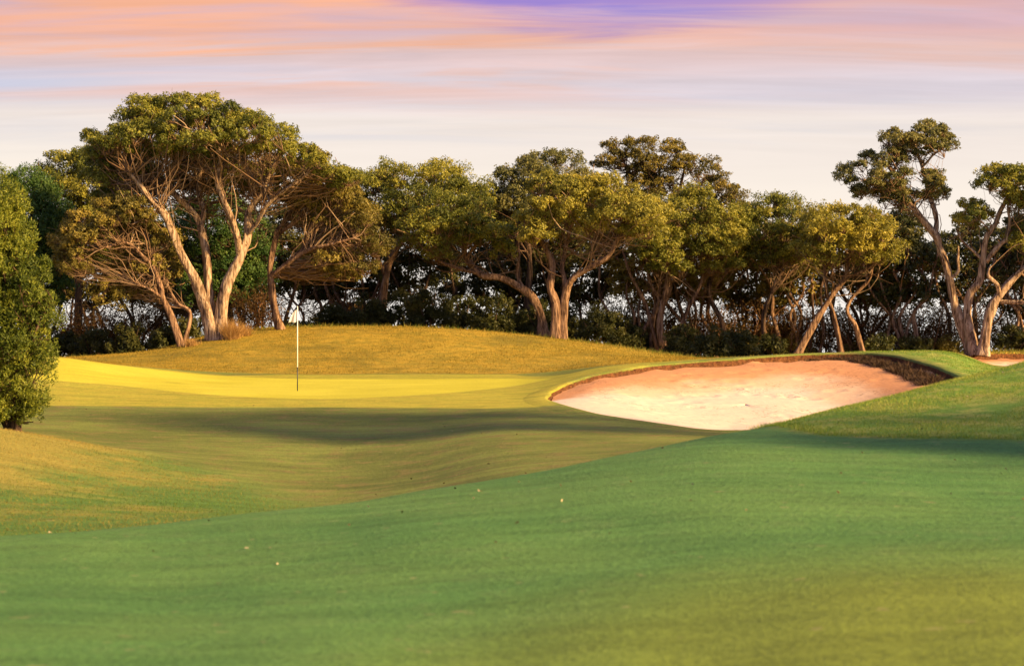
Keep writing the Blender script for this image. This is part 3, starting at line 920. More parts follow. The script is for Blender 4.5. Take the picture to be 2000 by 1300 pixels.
                TP.append(FB2); TR.append(np.minimum(noder[jj] * 0.7, 0.009 + 0.028 * r.uniform(0, 1, m) ** 2.5)[:, None] * np.linspace(1, 0.4, 7)[None]); TT.append(np.clip(r.normal(0.6, 0.22, m), 0, 1))
            # tufts of foliage over the upper dome of every clump
            nt = 23
            dirs = norm(r.normal(size=(m, nt, 3)))
            dirs[..., 2] = np.where(dirs[..., 2] < -0.30, -dirs[..., 2] * 0.8, dirs[..., 2])
            dirs = norm(dirs)
            rad = Rp[:, None] * r.uniform(0.62, 1.0, (m, nt))
            sc = np.array([1.0, 1.0, flat + plume])
            T = C[:, None, :] + dirs * rad[..., None] * sc
            if airy > 0:
                pass
            # twigs to the tufts
            ntw = max(1, int(9 * twigs))
            pick = np.arange(ntw) % nt
            s0 = FB[:, 4][:, None, :].repeat(ntw, 1)
            e0 = T[:, pick] + (T[:, pick] - C[:, None, :]) * 0.1 + r.normal(size=(m, ntw, 3)) * 0.05
            mm = (s0 + e0) * 0.5 + r.normal(size=e0.shape) * 0.09 - np.array([0, 0, 0.05])
            tw = np.stack([s0, mm, e0], 2).reshape(-1, 3, 3)
            TP.append(tw); TR.append(np.repeat(np.linspace(0.011, 0.005, 3)[None], len(tw), 0)); TT.append(np.clip(r.normal(0.5, 0.22, len(tw)), 0, 1))
            # leaves
            nl = max(4, int(29.5 * density * (0.62 if side > 0 else 1.0)))
            tr = (Rp * 0.31)[:, None, None, None]
            ld = norm(r.normal(size=(m, nt, nl, 3)))
            lr = r.uniform(0.25, 1.0, (m, nt, nl, 1)) ** 0.6
            P = T[:, :, None, :] + ld * lr * tr * np.array([1, 1, 0.8 + plume])
            out = norm(ld * 0.7 + dirs[:, :, None, :] * 0.7 + np.array([0, 0, 0.25 + plume]))
            tn = base_t[:, None, None] + r.normal(0, 0.10, (m, nt))[:, :, None] + r.normal(0, 0.19, (m, nt, nl))
            V, Q, tv = leaves(P.reshape(-1, 3), out.reshape(-1, 3), np.clip(tn.reshape(-1), 0, 1), L, W, r, along=plume * 2.0)
            LV.append(V); LQ.append(Q + nv); LT.append(tv); nv += len(V)
    V = np.concatenate(LV) - base; Q = np.concatenate(LQ); T = np.concatenate(LT)
    cr = link('crown', mesh_from('crown', V, Q, tint=T), M[leaf], root)
    cr['kind'] = 'stuff'
    Vs, Qs, Ts = [], [], []; n0 = 0
    for P, Rr, tt in zip(TP, TR, TT):
        v, q = tubes(P, Rr, 3)
        Vs.append(v); Qs.append(q + n0); n0 += len(v)
        Ts.append(np.repeat(tt, P.shape[1] * 3))
    tw = link('twigs', mesh_from('twigs', np.concatenate(Vs) - base, np.concatenate(Qs), tint=np.concatenate(Ts)), M[twig], root)
    tw['kind'] = 'stuff'
    return root


# the great spreading tree on the mound
make_tree('paperbark_tree', 'great domed tree with three pale spreading trunks on the mound crest', 67, [
    ([(418, 648, 0), (402, 600, -.1), (385, 555, -.2), (355, 495, -.4), (325, 430, -.6), (302, 395, -.7), (277, 362, -.9), (252, 335, -1.0)], .185, .05),
    ([(413, 648, .15), (409, 590, .2), (405, 530, .3), (399, 470, .4), (388, 437, .5), (368, 405, .4), (345, 385, .2), (330, 345, 0)], .165, .045),
    ([(427, 648, 0), (435, 590, 0), (450, 540, 0), (470, 498, .1), (482, 468, .2), (485, 420, .3), (500, 390, .4), (520, 350, .4), (540, 315, .3)], .185, .05),
    ([(392, 445, .45), (399, 410, .6), (388, 375, .8), (390, 330, .9), (396, 285, 1)], .09, .035),
    ([(468, 500, .1), (462, 455, -.2), (450, 415, -.5), (434, 385, -.7), (426, 345, -.8), (430, 300, -.9)], .12, .045),
    ([(484, 458, .2), (506, 430, -.2), (522, 400, -.5), (560, 370, -.8), (600, 335, -1)], .08, .03),
    ([(312, 415, -.6), (287, 420, -.9), (262, 432, -1.2)], .05, .02),
    ([(500, 390, .4), (492, 350, 0), (470, 310, -.3)], .06, .03),
    ([(330, 440, -.5), (300, 370, 0.2), (245, 325, 0.8), (215, 300, 1.0)], .06, .03),
], [
    ([(172, 300), (180, 265), (215, 238), (270, 203), (340, 190), (400, 190), (452, 208), (475, 232), (440, 312), (425, 335), (380, 325), (330, 312), (280, 315), (230, 330), (190, 348)], 0.2),
    ([(225, 330), (330, 300), (450, 300), (560, 320), (610, 370), (560, 400), (480, 385), (380, 375), (290, 385)], 3.2),
    ([(165, 345), (190, 300), (260, 300), (300, 330), (290, 375), (230, 385), (180, 390)], 1.6),
    ([(440, 250), (475, 232), (528, 232), (575, 265), (612, 282), (655, 315), (688, 352), (690, 390), (640, 352), (590, 325), (540, 310), (480, 300), (445, 290)], 0.2),
], leaf='leaf_olive', bark='bark_pale', seed=1, puff=0.5, thick=2.6, density=1.1, twigs=1.25, fan=4, fan_len=2.0, swell=1.035)

make_tree('paperbark_tree', 'golden brown twiggy tree reaching low over the mound behind the flag', 68.5, [
    ([(548, 640, 0), (536, 600, 0), (530, 560, 0), (528, 520, 0), (541, 460, 0), (556, 430, .2), (578, 395, .4), (590, 360, .4)], .13, .04),
    ([(532, 540, 0), (560, 515, -.3), (600, 490, -.6), (640, 478, -.9), (690, 468, -1.1)], .095, .03),
    ([(565, 512, -.3), (600, 480, -.3), (630, 440, -.4), (660, 415, -.5)], .07, .03),
    ([(545, 455, 0), (580, 430, -.2), (620, 390, -.3), (640, 360, -.3)], .06, .025),
], [
    ([(560, 330), (600, 305), (640, 312), (692, 368), (728, 410), (742, 455), (745, 498), (715, 505), (690, 455), (650, 405), (600, 375)], 0.0),
    ([(590, 370), (660, 410), (700, 470), (640, 470), (590, 430), (565, 390)], 0.9),
    ([(620, 500), (700, 490), (735, 520), (700, 545), (640, 535)], 0.4),
], leaf='leaf_tawny', bark='bark_brown', seed=2, puff=0.45, thick=1.6, density=0.9, twigs=1.5, fan=4, fan_len=1.6)

make_tree('paperbark_tree', 'low tawny tree bowing left beneath the great domed tree', 66.5, [
    ([(354, 655, 0), (336, 620, 0), (318, 582, 0), (312, 556, 0), (300, 522, 0), (270, 492, -.2), (240, 476, -.3), (205, 482, -.4)], .10, .03),
    ([(358, 655, .2), (372, 610, .2), (345, 590, .2), (328, 560, .3), (330, 520, .5)], .06, .03),
    ([(300, 522, 0), (290, 470, .2), (265, 440, .2)], .05, .025),
    ([(318, 582, 0), (290, 562, -.3), (262, 555, -.4)], .04, .02),
], [
    ([(118, 460), (150, 415), (200, 402), (255, 385), (305, 402), (300, 440), (240, 445), (185, 480), (150, 540), (125, 525)], 0.2),
    ([(225, 480), (270, 450), (345, 450), (352, 530), (310, 580), (240, 575)], 1.2),
], leaf='leaf_tawny', bark='bark_brown', seed=3, puff=0.42, thick=1.3, density=1.0, twigs=1.3, fan=2)

make_tree('evergreen_tree', 'fresh green rounded tree behind the upright shrub', 73, [
    ([(55, 690, 0), (58, 600, 0), (60, 520, 0), (62, 450, 0), (62, 390, 0)], .14, .05),
], [
    ([(-60, 420), (-10, 375), (20, 352), (50, 342), (80, 355), (105, 385), (125, 430), (130, 500), (120, 580), (60, 600), (-20, 580), (-60, 500)], 0.0),
], leaf='leaf_green', bark='bark_dark', twig='twig_dark', seed=4, puff=0.55, thick=1.8, density=1.15, plume=0.3)
make_tree('evergreen_tree', 'olive tree crown rising behind the left side of the domed tree', 79, [
    ([(150, 690, 0), (152, 600, 0), (155, 500, 0), (155, 400, 0), (155, 340, 0)], .15, .05),
    ([(155, 480, 0), (190, 420, .3), (200, 370, .3)], .08, .04),
], [
    ([(75, 350), (110, 308), (160, 285), (205, 288), (250, 330), (260, 420), (220, 500), (140, 520), (95, 450)], 0.0),
], leaf='leaf_olive', bark='bark_dark', twig='twig_dark', seed=5, puff=0.6, thick=1.8, density=1.1)
make_tree('evergreen_tree', 'dark green bushy tree filling in behind the three pale trunks', 75, [
    ([(450, 655, 0), (448, 600, 0), (440, 530, 0), (440, 450, 0)], .13, .05),
    ([(445, 580, 0), (400, 520, 0), (380, 450, 0)], .08, .04),
    ([(442, 540, 0), (500, 500, 0), (520, 450, 0)], .08, .04),
], [
    ([(325, 420), (370, 390), (440, 385), (500, 405), (520, 470), (515, 560), (480, 610), (400, 615), (345, 560), (330, 490)], 0.0),
], leaf='leaf_green', bark='bark_dark', twig='twig_dark', seed=6, puff=0.6, thick=1.5, density=1.0)

make_tree('paperbark_tree', 'broad olive tree with forked trunk right of the flag', 75, [
    ([(742, 640, 0), (748, 580, 0), (758, 525, 0), (783, 472, 0), (800, 440, 0), (830, 400, .2), (850, 370, .3)], .15, .04),
    ([(754, 545, 0), (735, 500, -.2), (718, 465, -.4), (720, 420, -.5)], .08, .03),
    ([(790, 460, 0), (790, 410, .3), (770, 375, .4)], .07, .03),
    ([(800, 440, 0), (860, 430, -.3), (900, 400, -.4)], .07, .03),
], [
    ([(685, 372), (700, 350), (745, 342), (790, 322), (840, 332), (885, 328), (932, 345), (948, 395), (950, 455), (905, 440), (860, 470), (800, 455), (750, 450), (710, 440)], 0.0),
], leaf='leaf_olive', bark='bark_brown', seed=7, puff=0.62, thick=2.0, density=1.1)

make_tree('paperbark_tree', 'tree with long curved trunk sweeping left over dark shrubs', 72, [
    ([(1062, 650, 0), (1052, 605, 0), (1027, 568, 0), (985, 546, 0), (942, 535, 0), (912, 503, 0), (905, 470, 0), (890, 435, 0)], .16, .055),
    ([(1042, 590, 0), (1012, 540, .2), (1010, 490, .3), (1018, 455, .3)], .08, .03),
    ([(938, 533, 0), (885, 520, -.3), (840, 498, -.5), (820, 470, -.6)], .07, .03),
    ([(912, 503, 0), (940, 465, -.3), (965, 440, -.4)], .06, .03),
], [
    ([(795, 440), (830, 400), (880, 385), (940, 390), (990, 425), (1008, 470), (985, 510), (940, 490), (890, 480), (850, 505), (812, 495)], -0.3),
], leaf='leaf_olive', bark='bark_brown', seed=8, puff=0.58, thick=1.7, density=1.1)

make_tree('paperbark_tree', 'yellow crowned tree with splayed trunk, brightest in the grove', 69.5, [
    ([(1085, 650, 0), (1085, 595, 0), (1075, 556, 0), (1078, 510, 0), (1060, 470, 0), (1045, 435, 0)], .15, .05),
    ([(1098, 650, .1), (1105, 580, 0), (1115, 547, -.2), (1150, 525, -.4), (1186, 503, -.6), (1206, 475, -.7), (1218, 448, -.8)], .13, .045),
    ([(1106, 572, 0), (1100, 530, .2), (1106, 490, .3), (1112, 450, .3), (1130, 400, .4)], .09, .04),
    ([(1150, 525, -.4), (1160, 480, -.2), (1175, 430, 0)], .05, .03),
], [
    ([(1020, 420), (1040, 370), (1080, 345), (1130, 350), (1165, 340), (1215, 362), (1262, 385), (1292, 412), (1282, 445), (1262, 475), (1215, 462), (1160, 450), (1120, 430), (1080, 460), (1040, 480)], -0.4),
], leaf='leaf_gold', bark='bark_brown', seed=9, puff=0.55, thick=1.8, density=1.25)

make_tree('paperbark_tree', 'grey green rounded tree rising behind the yellow crowned tree', 76, [
    ([(1040, 660, 0), (1030, 600, 0), (1035, 520, 0), (1030, 440, 0), (1030, 370, 0)], .15, .05),
    ([(1033, 480, 0), (1080, 420, 0), (1100, 360, 0)], .08, .04),
    ([(1033, 500, 0), (990, 430, 0), (975, 380, 0)], .08, .04),
], [
    ([(942, 400), (955, 355), (985, 318), (1045, 302), (1105, 305), (1150, 325), (1170, 360), (1120, 400), (1050, 430), (1000, 440), (960, 440)], 0.0),
], leaf='leaf_grey', bark='bark_dark', twig='twig_dark', seed=10, puff=0.62, thick=1.8, density=1.15)

make_tree('paperbark_tree', 'tall see-through crown standing highest behind the yellow tree', 80, [
    ([(1288, 665, 0), (1284, 600, 0), (1290, 540, 0), (1272, 470, 0), (1252, 400, 0), (1235, 345, 0), (1215, 310, 0)], .15, .035),
    ([(1286, 580, 0), (1308, 500, .2), (1320, 430, .3), (1330, 360, .4), (1335, 315, .4)], .11, .03),
    ([(1262, 430, 0), (1285, 370, -.3), (1285, 310, -.4)], .06, .025),
    ([(1325, 400, .3), (1370, 360, 0), (1400, 345, 0)], .05, .025),
    ([(1315, 460, .2), (1380, 420, 0), (1430, 385, 0)], .05, .025),
], [
    ([(1155, 308), (1195, 280), (1260, 273), (1325, 282), (1352, 305), (1345, 335), (1290, 345), (1230, 345), (1175, 335)], 0.0),
    ([(1345, 310), (1395, 318), (1432, 345), (1458, 380), (1455, 408), (1410, 395), (1365, 365)], 0.0),
    ([(1180, 340), (1300, 345), (1380, 375), (1330, 400), (1230, 390)], 0.3),
], leaf='leaf_tawny', bark='bark_dark', twig='twig_dark', seed=11, puff=0.38, thick=1.6, density=0.52, airy=0.55, twigs=1.3, L=0.09, fan=1, fan_len=1.0)

make_tree('paperbark_tree', 'amber topped tree with many thin stems between yellow and low trees', 74, [
    ([(1300, 670, 0), (1290, 630, 0), (1305, 560, 0), (1320, 500, 0), (1345, 440, 0), (1370, 410, 0)], .14, .04),
    ([(1290, 670, .2), (1262, 600, .2), (1235, 540, .2), (1215, 490, .2)], .08, .03),
    ([(1310, 670, .2), (1345, 600, .2), (1372, 540, .2), (1385, 470, .2)], .08, .03),
    ([(1296, 600, 0), (1270, 550, .2), (1262, 500, .2)], .06, .03),
], [
    ([(1285, 415), (1310, 385), (1360, 372), (1410, 385), (1448, 415), (1455, 470), (1440, 520), (1390, 530), (1345, 500), (1300, 480)], 0.0),
    ([(1240, 450), (1300, 440), (1345, 500), (1330, 540), (1270, 535), (1235, 495)], -0.4),
], leaf='leaf_olive', bark='bark_brown', seed=12, puff=0.55, thick=1.6, density=1.0, twigs=1.3)

make_tree('paperbark_tree', 'olive crowned tree on two dark slanting stems, left of the leaning trunk', 75, [
    ([(1425, 690, 0), (1410, 630, 0), (1385, 570, 0), (1400, 520, 0), (1440, 470, 0), (1480, 430, 0)], .11, .035),
    ([(1500, 690, 0), (1490, 630, 0), (1510, 570, 0), (1530, 510, 0), (1540, 450, 0)], .10, .035),
    ([(1512, 565, 0), (1560, 520, 0), (1590, 470, 0)], .06, .03),
], [
    ([(1440, 440), (1468, 402), (1530, 385), (1582, 398), (1612, 430), (1605, 490), (1560, 515), (1500, 525), (1455, 505)], 0.0),
], leaf='leaf_olive', bark='bark_dark', seed=13, puff=0.58, thick=1.7, density=1.1)

make_tree('paperbark_tree', 'dense rounded tree above a trunk leaning hard to the right', 72, [
    ([(1552, 690, 0), (1588, 635, 0), (1622, 582, 0), (1650, 545, 0), (1662, 505, 0), (1668, 460, 0)], .13, .04),
    ([(1645, 690, .4), (1632, 630, .4), (1618, 575, .4), (1610, 510, .3), (1612, 460, .3)], .09, .035),
    ([(1690, 690, .2), (1672, 640, .2), (1655, 600, .2), (1700, 550, .2), (1705, 500, .2)], .09, .035),
    ([(1650, 545, 0), (1700, 520, -.2), (1720, 485, -.3)], .05, .03),
], [
    ([(1555, 470), (1575, 430), (1612, 400), (1660, 402), (1712, 422), (1742, 465), (1745, 515), (1700, 515), (1660, 500), (1610, 515), (1570, 510)], -0.2),
], leaf='leaf_gold', bark='bark_brown', seed=14, puff=0.56, thick=1.7, density=1.1)

make_tree('paperbark_tree', 'tall bare-trunked tree leaning left, open crown high against the sky', 66, [
    ([(1898, 688, 0), (1874, 630, 0), (1859, 577, 0), (1851, 528, 0), (1838, 483, 0), (1826, 454, 0), (1790, 413, 0), (1764, 384, 0), (1752, 345, 0), (1735, 315, 0)], .155, .04),
    ([(1828, 460, 0), (1830, 428, .1), (1819, 393, .2), (1808, 345, .3), (1792, 300, .4), (1785, 262, .4)], .09, .025),
    ([(1862, 542, 0), (1873, 520, -.2), (1869, 483, -.2)], .05, .03),
    ([(1752, 375, 0), (1715, 362, -.2), (1680, 350, -.3)], .045, .02),
    ([(1802, 325, .35), (1825, 300, 0), (1845, 285, 0)], .04, .02),
    ([(1812, 365, .25), (1835, 360, 0.5), (1848, 372, 0.6)], .035, .02),
    ([(1745, 335, 0), (1760, 295, .3), (1770, 265, .3)], .05, .025),
], [
    ([(1722, 300), (1738, 252), (1790, 234), (1842, 248), (1864, 282), (1850, 305), (1800, 302), (1755, 312)], 0.2),
    ([(1646, 345), (1660, 318), (1700, 300), (1745, 290), (1775, 320), (1770, 365), (1725, 380), (1680, 388), (1650, 375)], -0.1),
    ([(1795, 335), (1835, 332), (1858, 355), (1852, 395), (1815, 398), (1795, 370)], 0.5),
    ([(1700, 375), (1770, 365), (1800, 395), (1760, 415)], 0.6),
], leaf='leaf_grey', bark='bark_pale', seed=15, puff=0.33, thick=1.1, density=0.62, airy=0.5, twigs=1.1, L=0.095, W=0.046, fan=1, fan_len=1.0)

make_tree('paperbark_tree', 'thick twisted trunks forking right beside the tall leaning tree', 65.5, [
    ([(1904, 688, 0), (1890, 620, .3), (1894, 577, .4), (1913, 550, .3), (1922, 515, .3), (1926, 465, .3), (1945, 428, .3), (1962, 392, .3), (1975, 365, .3)], .135, .045),
    ([(1920, 688, -.3), (1932, 614, -.3), (1952, 582, -.3), (1972, 552, -.3), (2000, 525, -.3), (2030, 490, -.3)], .155, .05),
    ([(1926, 512, .3), (1948, 485, .1), (1968, 468, 0), (1992, 458, 0), (2010, 420, 0)], .075, .03),
    ([(1918, 505, .3), (1900, 490, .4), (1880, 465, .5), (1870, 445, .5)], .05, .02),
    ([(1952, 582, -.3), (1945, 555, -.6), (1930, 540, -.7), (1938, 515, -.7)], .07, .03),
    ([(1955, 590, -.3), (2000, 590, -.6), (2040, 585, -.8)], .07, .04),
    ([(1966, 468, 0), (1972, 425, 0), (1970, 385, .2)], .05, .025),
], [
    ([(1920, 362), (1945, 335), (2000, 328), (2060, 330), (2100, 370), (2100, 430), (2040, 420), (1985, 400), (1950, 392)], 0.0),
    ([(1870, 420), (1895, 388), (1930, 388), (1945, 415), (1930, 445), (1885, 448)], 0.6),
    ([(1975, 470), (2010, 430), (2080, 440), (2100, 520), (2040, 540), (1990, 510)], 0.5),
], leaf='leaf_olive', bark='bark_pale', seed=16, puff=0.45, thick=1.4, density=1.0, airy=0.15, fan=1, fan_len=1.0)

# the shaded back row of the grove
back_row = []
rb = np.random.default_rng(31)
tops = ([60, 130, 300, 420, 560, 700, 900, 1050, 1250, 1400, 1600, 1740, 1900, 2080], [440, 400, 420, 440, 400, 375, 370, 390, 380, 400, 415, 425, 420, 420])
bark_of = {}
LOOK = ['thin dark-stemmed tree at the shaded far left of the grove, behind the upright shrub', 'dark tree behind the low tawny bowing tree',
        'shaded tree behind the left trunk of the great domed tree', 'shadowed tree between the great domed tree and the twiggy golden tree',
        'dark tree directly behind the twiggy golden tree', 'slim-stemmed dark tree behind the gap right of the flag', 'dark tree behind the broad forked olive tree',
        'shaded tree behind the dark shrubs, left of the curved trunk', 'dark tree behind the long curved trunk', 'dark tree behind the splayed trunk of the yellow tree',
        'dark tree behind the right branch of the yellow tree', 'brown stemmed tree behind the amber topped tree', 'brown tree between the amber topped tree and the slanting stems',
        'brown twiggy tree behind the two slanting stems', 'brown tree behind the hard-leaning trunk', 'brown tree right behind the dense rounded tree',
        'dark tree left of the tall bare-trunked tree', 'dark tree behind the tall bare-trunked tree', 'dark tree behind the thick twisted trunks']
for i in range(19):
    cx_ = 70 + i * 107 + rb.normal(0, 14)
    top = np.interp(cx_, *tops) + rb.uniform(-10, 25)
    bot = rb.uniform(590, 640)
    rx_ = rb.uniform(82, 105)
    cy_ = (top + bot) / 2; ry_ = (bot - top) / 2
    aa = np.linspace(0, 2 * math.pi, 12, endpoint=False)
    cr_ = [(cx_ + math.cos(a_) * rx_ * rb.uniform(.8, 1.1), cy_ + math.sin(a_) * ry_ * rb.uniform(.8, 1.08)) for a_ in aa]
    lf = 'leaf_dark' if (cx_ < 140 or 450 < cx_ < 1230 or cx_ > 1690) else 'leaf_tawny'
    back_row.append((cx_, cr_, lf, 79 + rb.uniform(0, 6), LOOK[i]))
for i, (bx, crown, leafm, d, look) in enumerate(back_row):
    r = np.random.default_rng(500 + i)
    cp = np.array(crown); cx, cy = cp.mean(0); w = np.ptp(cp[:, 0])
    lim = []
    right = cx > 1220 or 480 < cx < 720
    if right: d = d - 4.0
    nk = 6 if right else 4
    for k in range(nk):
        kk = k / (nk - 1) * 2 - 1
        ex = cx + kk * w * 0.38; b = bx + kk * r.uniform(8, 46)
        mx_ = b + (ex - b) * 0.25 + r.normal(0, 14)
        lim.append(([(b, 700, r.uniform(-.5, .5)), (b + r.normal(0, 8), 660, 0), (mx_, 615, 0), ((mx_ + ex) / 2 + r.normal(0, 12), 570, 0), (ex, cy + 10, 0), (ex + r.normal(0, 15), cy - 25, 0)], r.uniform(.045, .095), .025))
    make_tree('background_tree', look, d, lim, [(crown, 0.8)], leaf=leafm, bark='bark_brown' if right else 'bark_dark', twig='brush' if right else 'twig_dark',
              group='back row of the grove', seed=100 + i, puff=0.58, thick=1.2, density=0.52, twigs=0.6, airy=0.25, wobble=1.6, L=0.145, W=0.075, fan=1)

# upright shrub at the left
make_tree('upright_shrub', 'tall dense lime green upright shrub on the left mound', 35.5, [
    ([(30, 845, 0), (28, 780, 0), (20, 700, 0), (15, 600, 0), (5, 480, 0), (0, 420, 0)], .08, .03),
    ([(20, 845, .2), (-10, 760, .3), (-40, 650, .3), (-60, 500, .3)], .07, .03),
    ([(28, 740, 0), (60, 660, -.2), (85, 590, -.2)], .05, .02),
], [
    ([(-190, 420), (-120, 370), (-60, 350), (0, 362), (28, 395), (45, 440), (66, 470), (88, 520), (112, 570), (114, 620), (96, 690), (84, 750), (70, 800), (60, 835), (-150, 840), (-200, 700)], 0.0),
], leaf='leaf_lime', bark='bark_dark', twig='twig_dark', seed=40, puff=0.30, thick=0.8, density=1.5, L=0.066, W=0.022, plume=0.45, twigs=0.6, cat='shrub', fan=0, swell=0.97)


# ---------------------------------------------------------------- understorey shrubs
def make_shrub(px, d, h, w, leafm, seed, label, group, name='understorey_shrub'):
    r = np.random.default_rng(seed)
    X0 = (px - CX) / F * d
    base = np.array([X0, d, float(hgt(X0, d))])
    root = empty(name, base)
    tag(root, label, 'shrub', group)
    ns = 5
    tips = np.stack([r.uniform(-.35, .35, ns) * w, r.uniform(-.35, .35, ns) * w, r.uniform(.5, .85, ns) * h], -1)
    P = np.stack([tips * 0 + np.array([0, 0, -0.05]), tips * np.array([.3, .3, .35]) + r.normal(size=(ns, 3)) * .04, tips * np.array([.7, .7, .7]), tips], 1)
    for k in range(ns):
        v, q = tubes(P[k:k + 1], np.array([[.035, .028, .02, .01]]), 5)
        link('stem', mesh_from('stem', v, q, smooth=True), M['bark_dark'], root)
    npf = int(14 + 9 * w * h)
    dr = norm(r.normal(size=(npf, 3))); dr[:, 2] = np.abs(dr[:, 2])
    C = dr * r.uniform(0.35, 1, npf)[:, None] * np.array([w / 2, w / 2, h * 0.78]) + np.array([0, 0, h * 0.12])
    nl = 120
    ld = norm(r.normal(size=(npf, nl, 3)))
    Pp = C[:, None, :] + ld * r.uniform(.2, 1, (npf, nl, 1)) ** .6 * r.uniform(.16, .32, npf)[:, None, None]
    tn = r.normal(.5, .17, npf)[:, None] + r.normal(0, .18, (npf, nl))
    V, Q, T = leaves(Pp.reshape(-1, 3), (ld + np.array([0, 0, .3])).reshape(-1, 3), np.clip(tn.reshape(-1), 0, 1), 0.12, 0.06, r)
    f = link('foliage', mesh_from('foliage', V, Q, tint=T), M[leafm], root)
    f['kind'] = 'stuff'


sh = [(120, 74, 1.2, 1.6, 'beside the upright lime shrub, lowest ground'), (180, 73, 1.2, 1.6, 'under the left edge of the low tawny tree'), (255, 71, 1.3, 1.6, 'below the low tawny tree branches'),
      (318, 68, 0.95, 1.1, 'left of the bowing tawny trunk foot'), (368, 69, 0.9, 1.1, 'between the bowing trunk and the three pale trunks'), (660, 75, 1.5, 1.6, 'right of the open gap behind the flag'),
      (715, 74, 1.7, 1.8, 'left of the broad forked olive trunk'), (775, 75, 1.9, 2.0, 'right of the broad forked olive trunk'), (840, 74, 2.0, 2.1, 'tallest of the row on the mound crest'),
      (905, 75, 1.6, 1.8, 'under the left sweep of the curved trunk'), (960, 74, 1.8, 1.9, 'under the middle of the curved trunk'), (1010, 75, 1.5, 1.8, 'inside the bend of the curved trunk'),
      (1060, 73.5, 1.6, 1.7, 'hiding the foot of the curved trunk'), (1115, 75, 1.7, 1.8, 'behind the foot of the yellow crowned tree'), (1165, 73, 1.7, 1.8, 'right of the yellow crowned tree foot'),
      (1215, 74, 1.5, 1.7, 'left of the amber topped tree stems'), (1265, 76, 1.2, 1.5, 'behind the left stem of the amber topped tree'), (1330, 72, 1.2, 1.5, 'right of the amber topped tree foot'),
      (1385, 70, 1.3, 1.6, 'above the left part of the bunker lip'), (1440, 71, 1.2, 1.6, 'at the foot of the slanting stems'), (1500, 73, 1.0, 1.4, 'between the slanting stems and the leaning trunk'),
      (1720, 74, 1.0, 1.5, 'right of the dense rounded tree stems'), (1790, 75, 1.1, 1.5, 'left of the tall bare-trunked tree foot'), (1985, 74, 1.2, 1.6, 'right of the thick twisted trunks')]
sh += [(1250 + 85 * k, 83 + (k % 3), 1.7 + 0.3 * (k % 2), 2.3, 'far back, seen past ' + w_) for k, w_ in enumerate([
    'the amber tree left stem', 'the amber tree foot', 'the amber tree right stem', 'the first slanting stem'])]
sh += [(140, 84, 1.6, 2.2, 'far back, seen left of the low tawny tree'), (235, 84, 1.8, 2.4, 'far back, seen through the low tawny tree')]
for i, (px, d, h, w, where) in enumerate(sh):
    make_shrub(px, d, h, w, 'leaf_dark', 900 + i, 'dark leafy shrub ' + where, 'dark shrubs beneath the grove')
for i, (px, d, h, w, where) in enumerate([(610, 76, .8, 1.3, 'in the bright gap right of the flag'), (560, 77, .7, 1.1, 'in the gap directly behind the flag'), (1455, 77, 1.0, 1.5, 'behind the slanting stems'),
                                          (1560, 77, 1.1, 1.5, 'behind the leaning trunk foot'), (1660, 77, 1.0, 1.4, 'under the dense rounded tree'), (1850, 77, 1.0, 1.5, 'behind the tall bare trunk')]):
    make_shrub(px, d, h, w, 'leaf_tawny', 950 + i, 'small tawny shrub ' + where, 'tawny shrubs between the trunks')


def make_thicket(px, d, h, w, seed, label):
    """bare brushwood: many thin crooked stems, a few dry leaves"""
    r = np.random.default_rng(seed)
    X0 = (px - CX) / F * d
    base = np.array([X0, d, float(hgt(X0, d))])
    root = empty('brushwood_thicket', base)
    tag(root, label, 'thicket', 'brushwood under the grove')
    ns = 46
    foot = np.column_stack([r.normal(0, w * .22, ns), r.normal(0, .25, ns), np.full(ns, -.05)])
    lean = np.column_stack([r.normal(0, w * .33, ns), r.normal(0, .35, ns), r.uniform(.45, 1, ns) * h])
    sp_ = np.linspace(0, 1, 9)[None, :, None]
    P = foot[:, None] + lean[:, None] * sp_ + blur(r.normal(size=(ns, 9, 3)), 1.0, 1) * 0.13 * np.sin(sp_ * 1.6)
    Rr = r.uniform(.010, .038, ns)[:, None] * np.linspace(1, .35, 9)[None]
    v, q = tubes(P, Rr, 3)
    n0 = len(v)
    # side twigs
    k = 5
    st = P[:, [3, 4, 5, 6, 7]].reshape(-1, 3)
    dr = norm(r.normal(size=st.shape) + np.array([0, 0, .7])) * r.uniform(.25, .7, len(st))[:, None]
    Pt = np.stack([st, st + dr * .5 + r.normal(size=st.shape) * .05, st + dr], 1)
    v2, q2 = tubes(Pt, np.repeat(np.array([[.009, .007, .004]]), len(st), 0), 3)
    T = np.concatenate([np.repeat(r.uniform(.3, 1, ns), 27), np.repeat(r.uniform(.2, .9, len(st)), 9)])
    link('stems', mesh_from('stems', np.concatenate([v, v2]), np.concatenate([q, q2 + n0]), smooth=True, tint=T), M['brush'], root)['kind'] = 'stuff'
    tips = Pt[:, 2]
    nl = 14
    c_ = (tips[:, None] + r.normal(size=(len(tips), nl, 3)) * .13).reshape(-1, 3)
    V, Q, T = leaves(c_, r.normal(size=c_.shape) + np.array([0, 0, .4]), np.clip(r.normal(.45, .2, len(c_)), 0, 1), .10, .05, r)
    link('foliage', mesh_from('foliage', V, Q, tint=T), M['leaf_rust'], root)['kind'] = 'stuff'


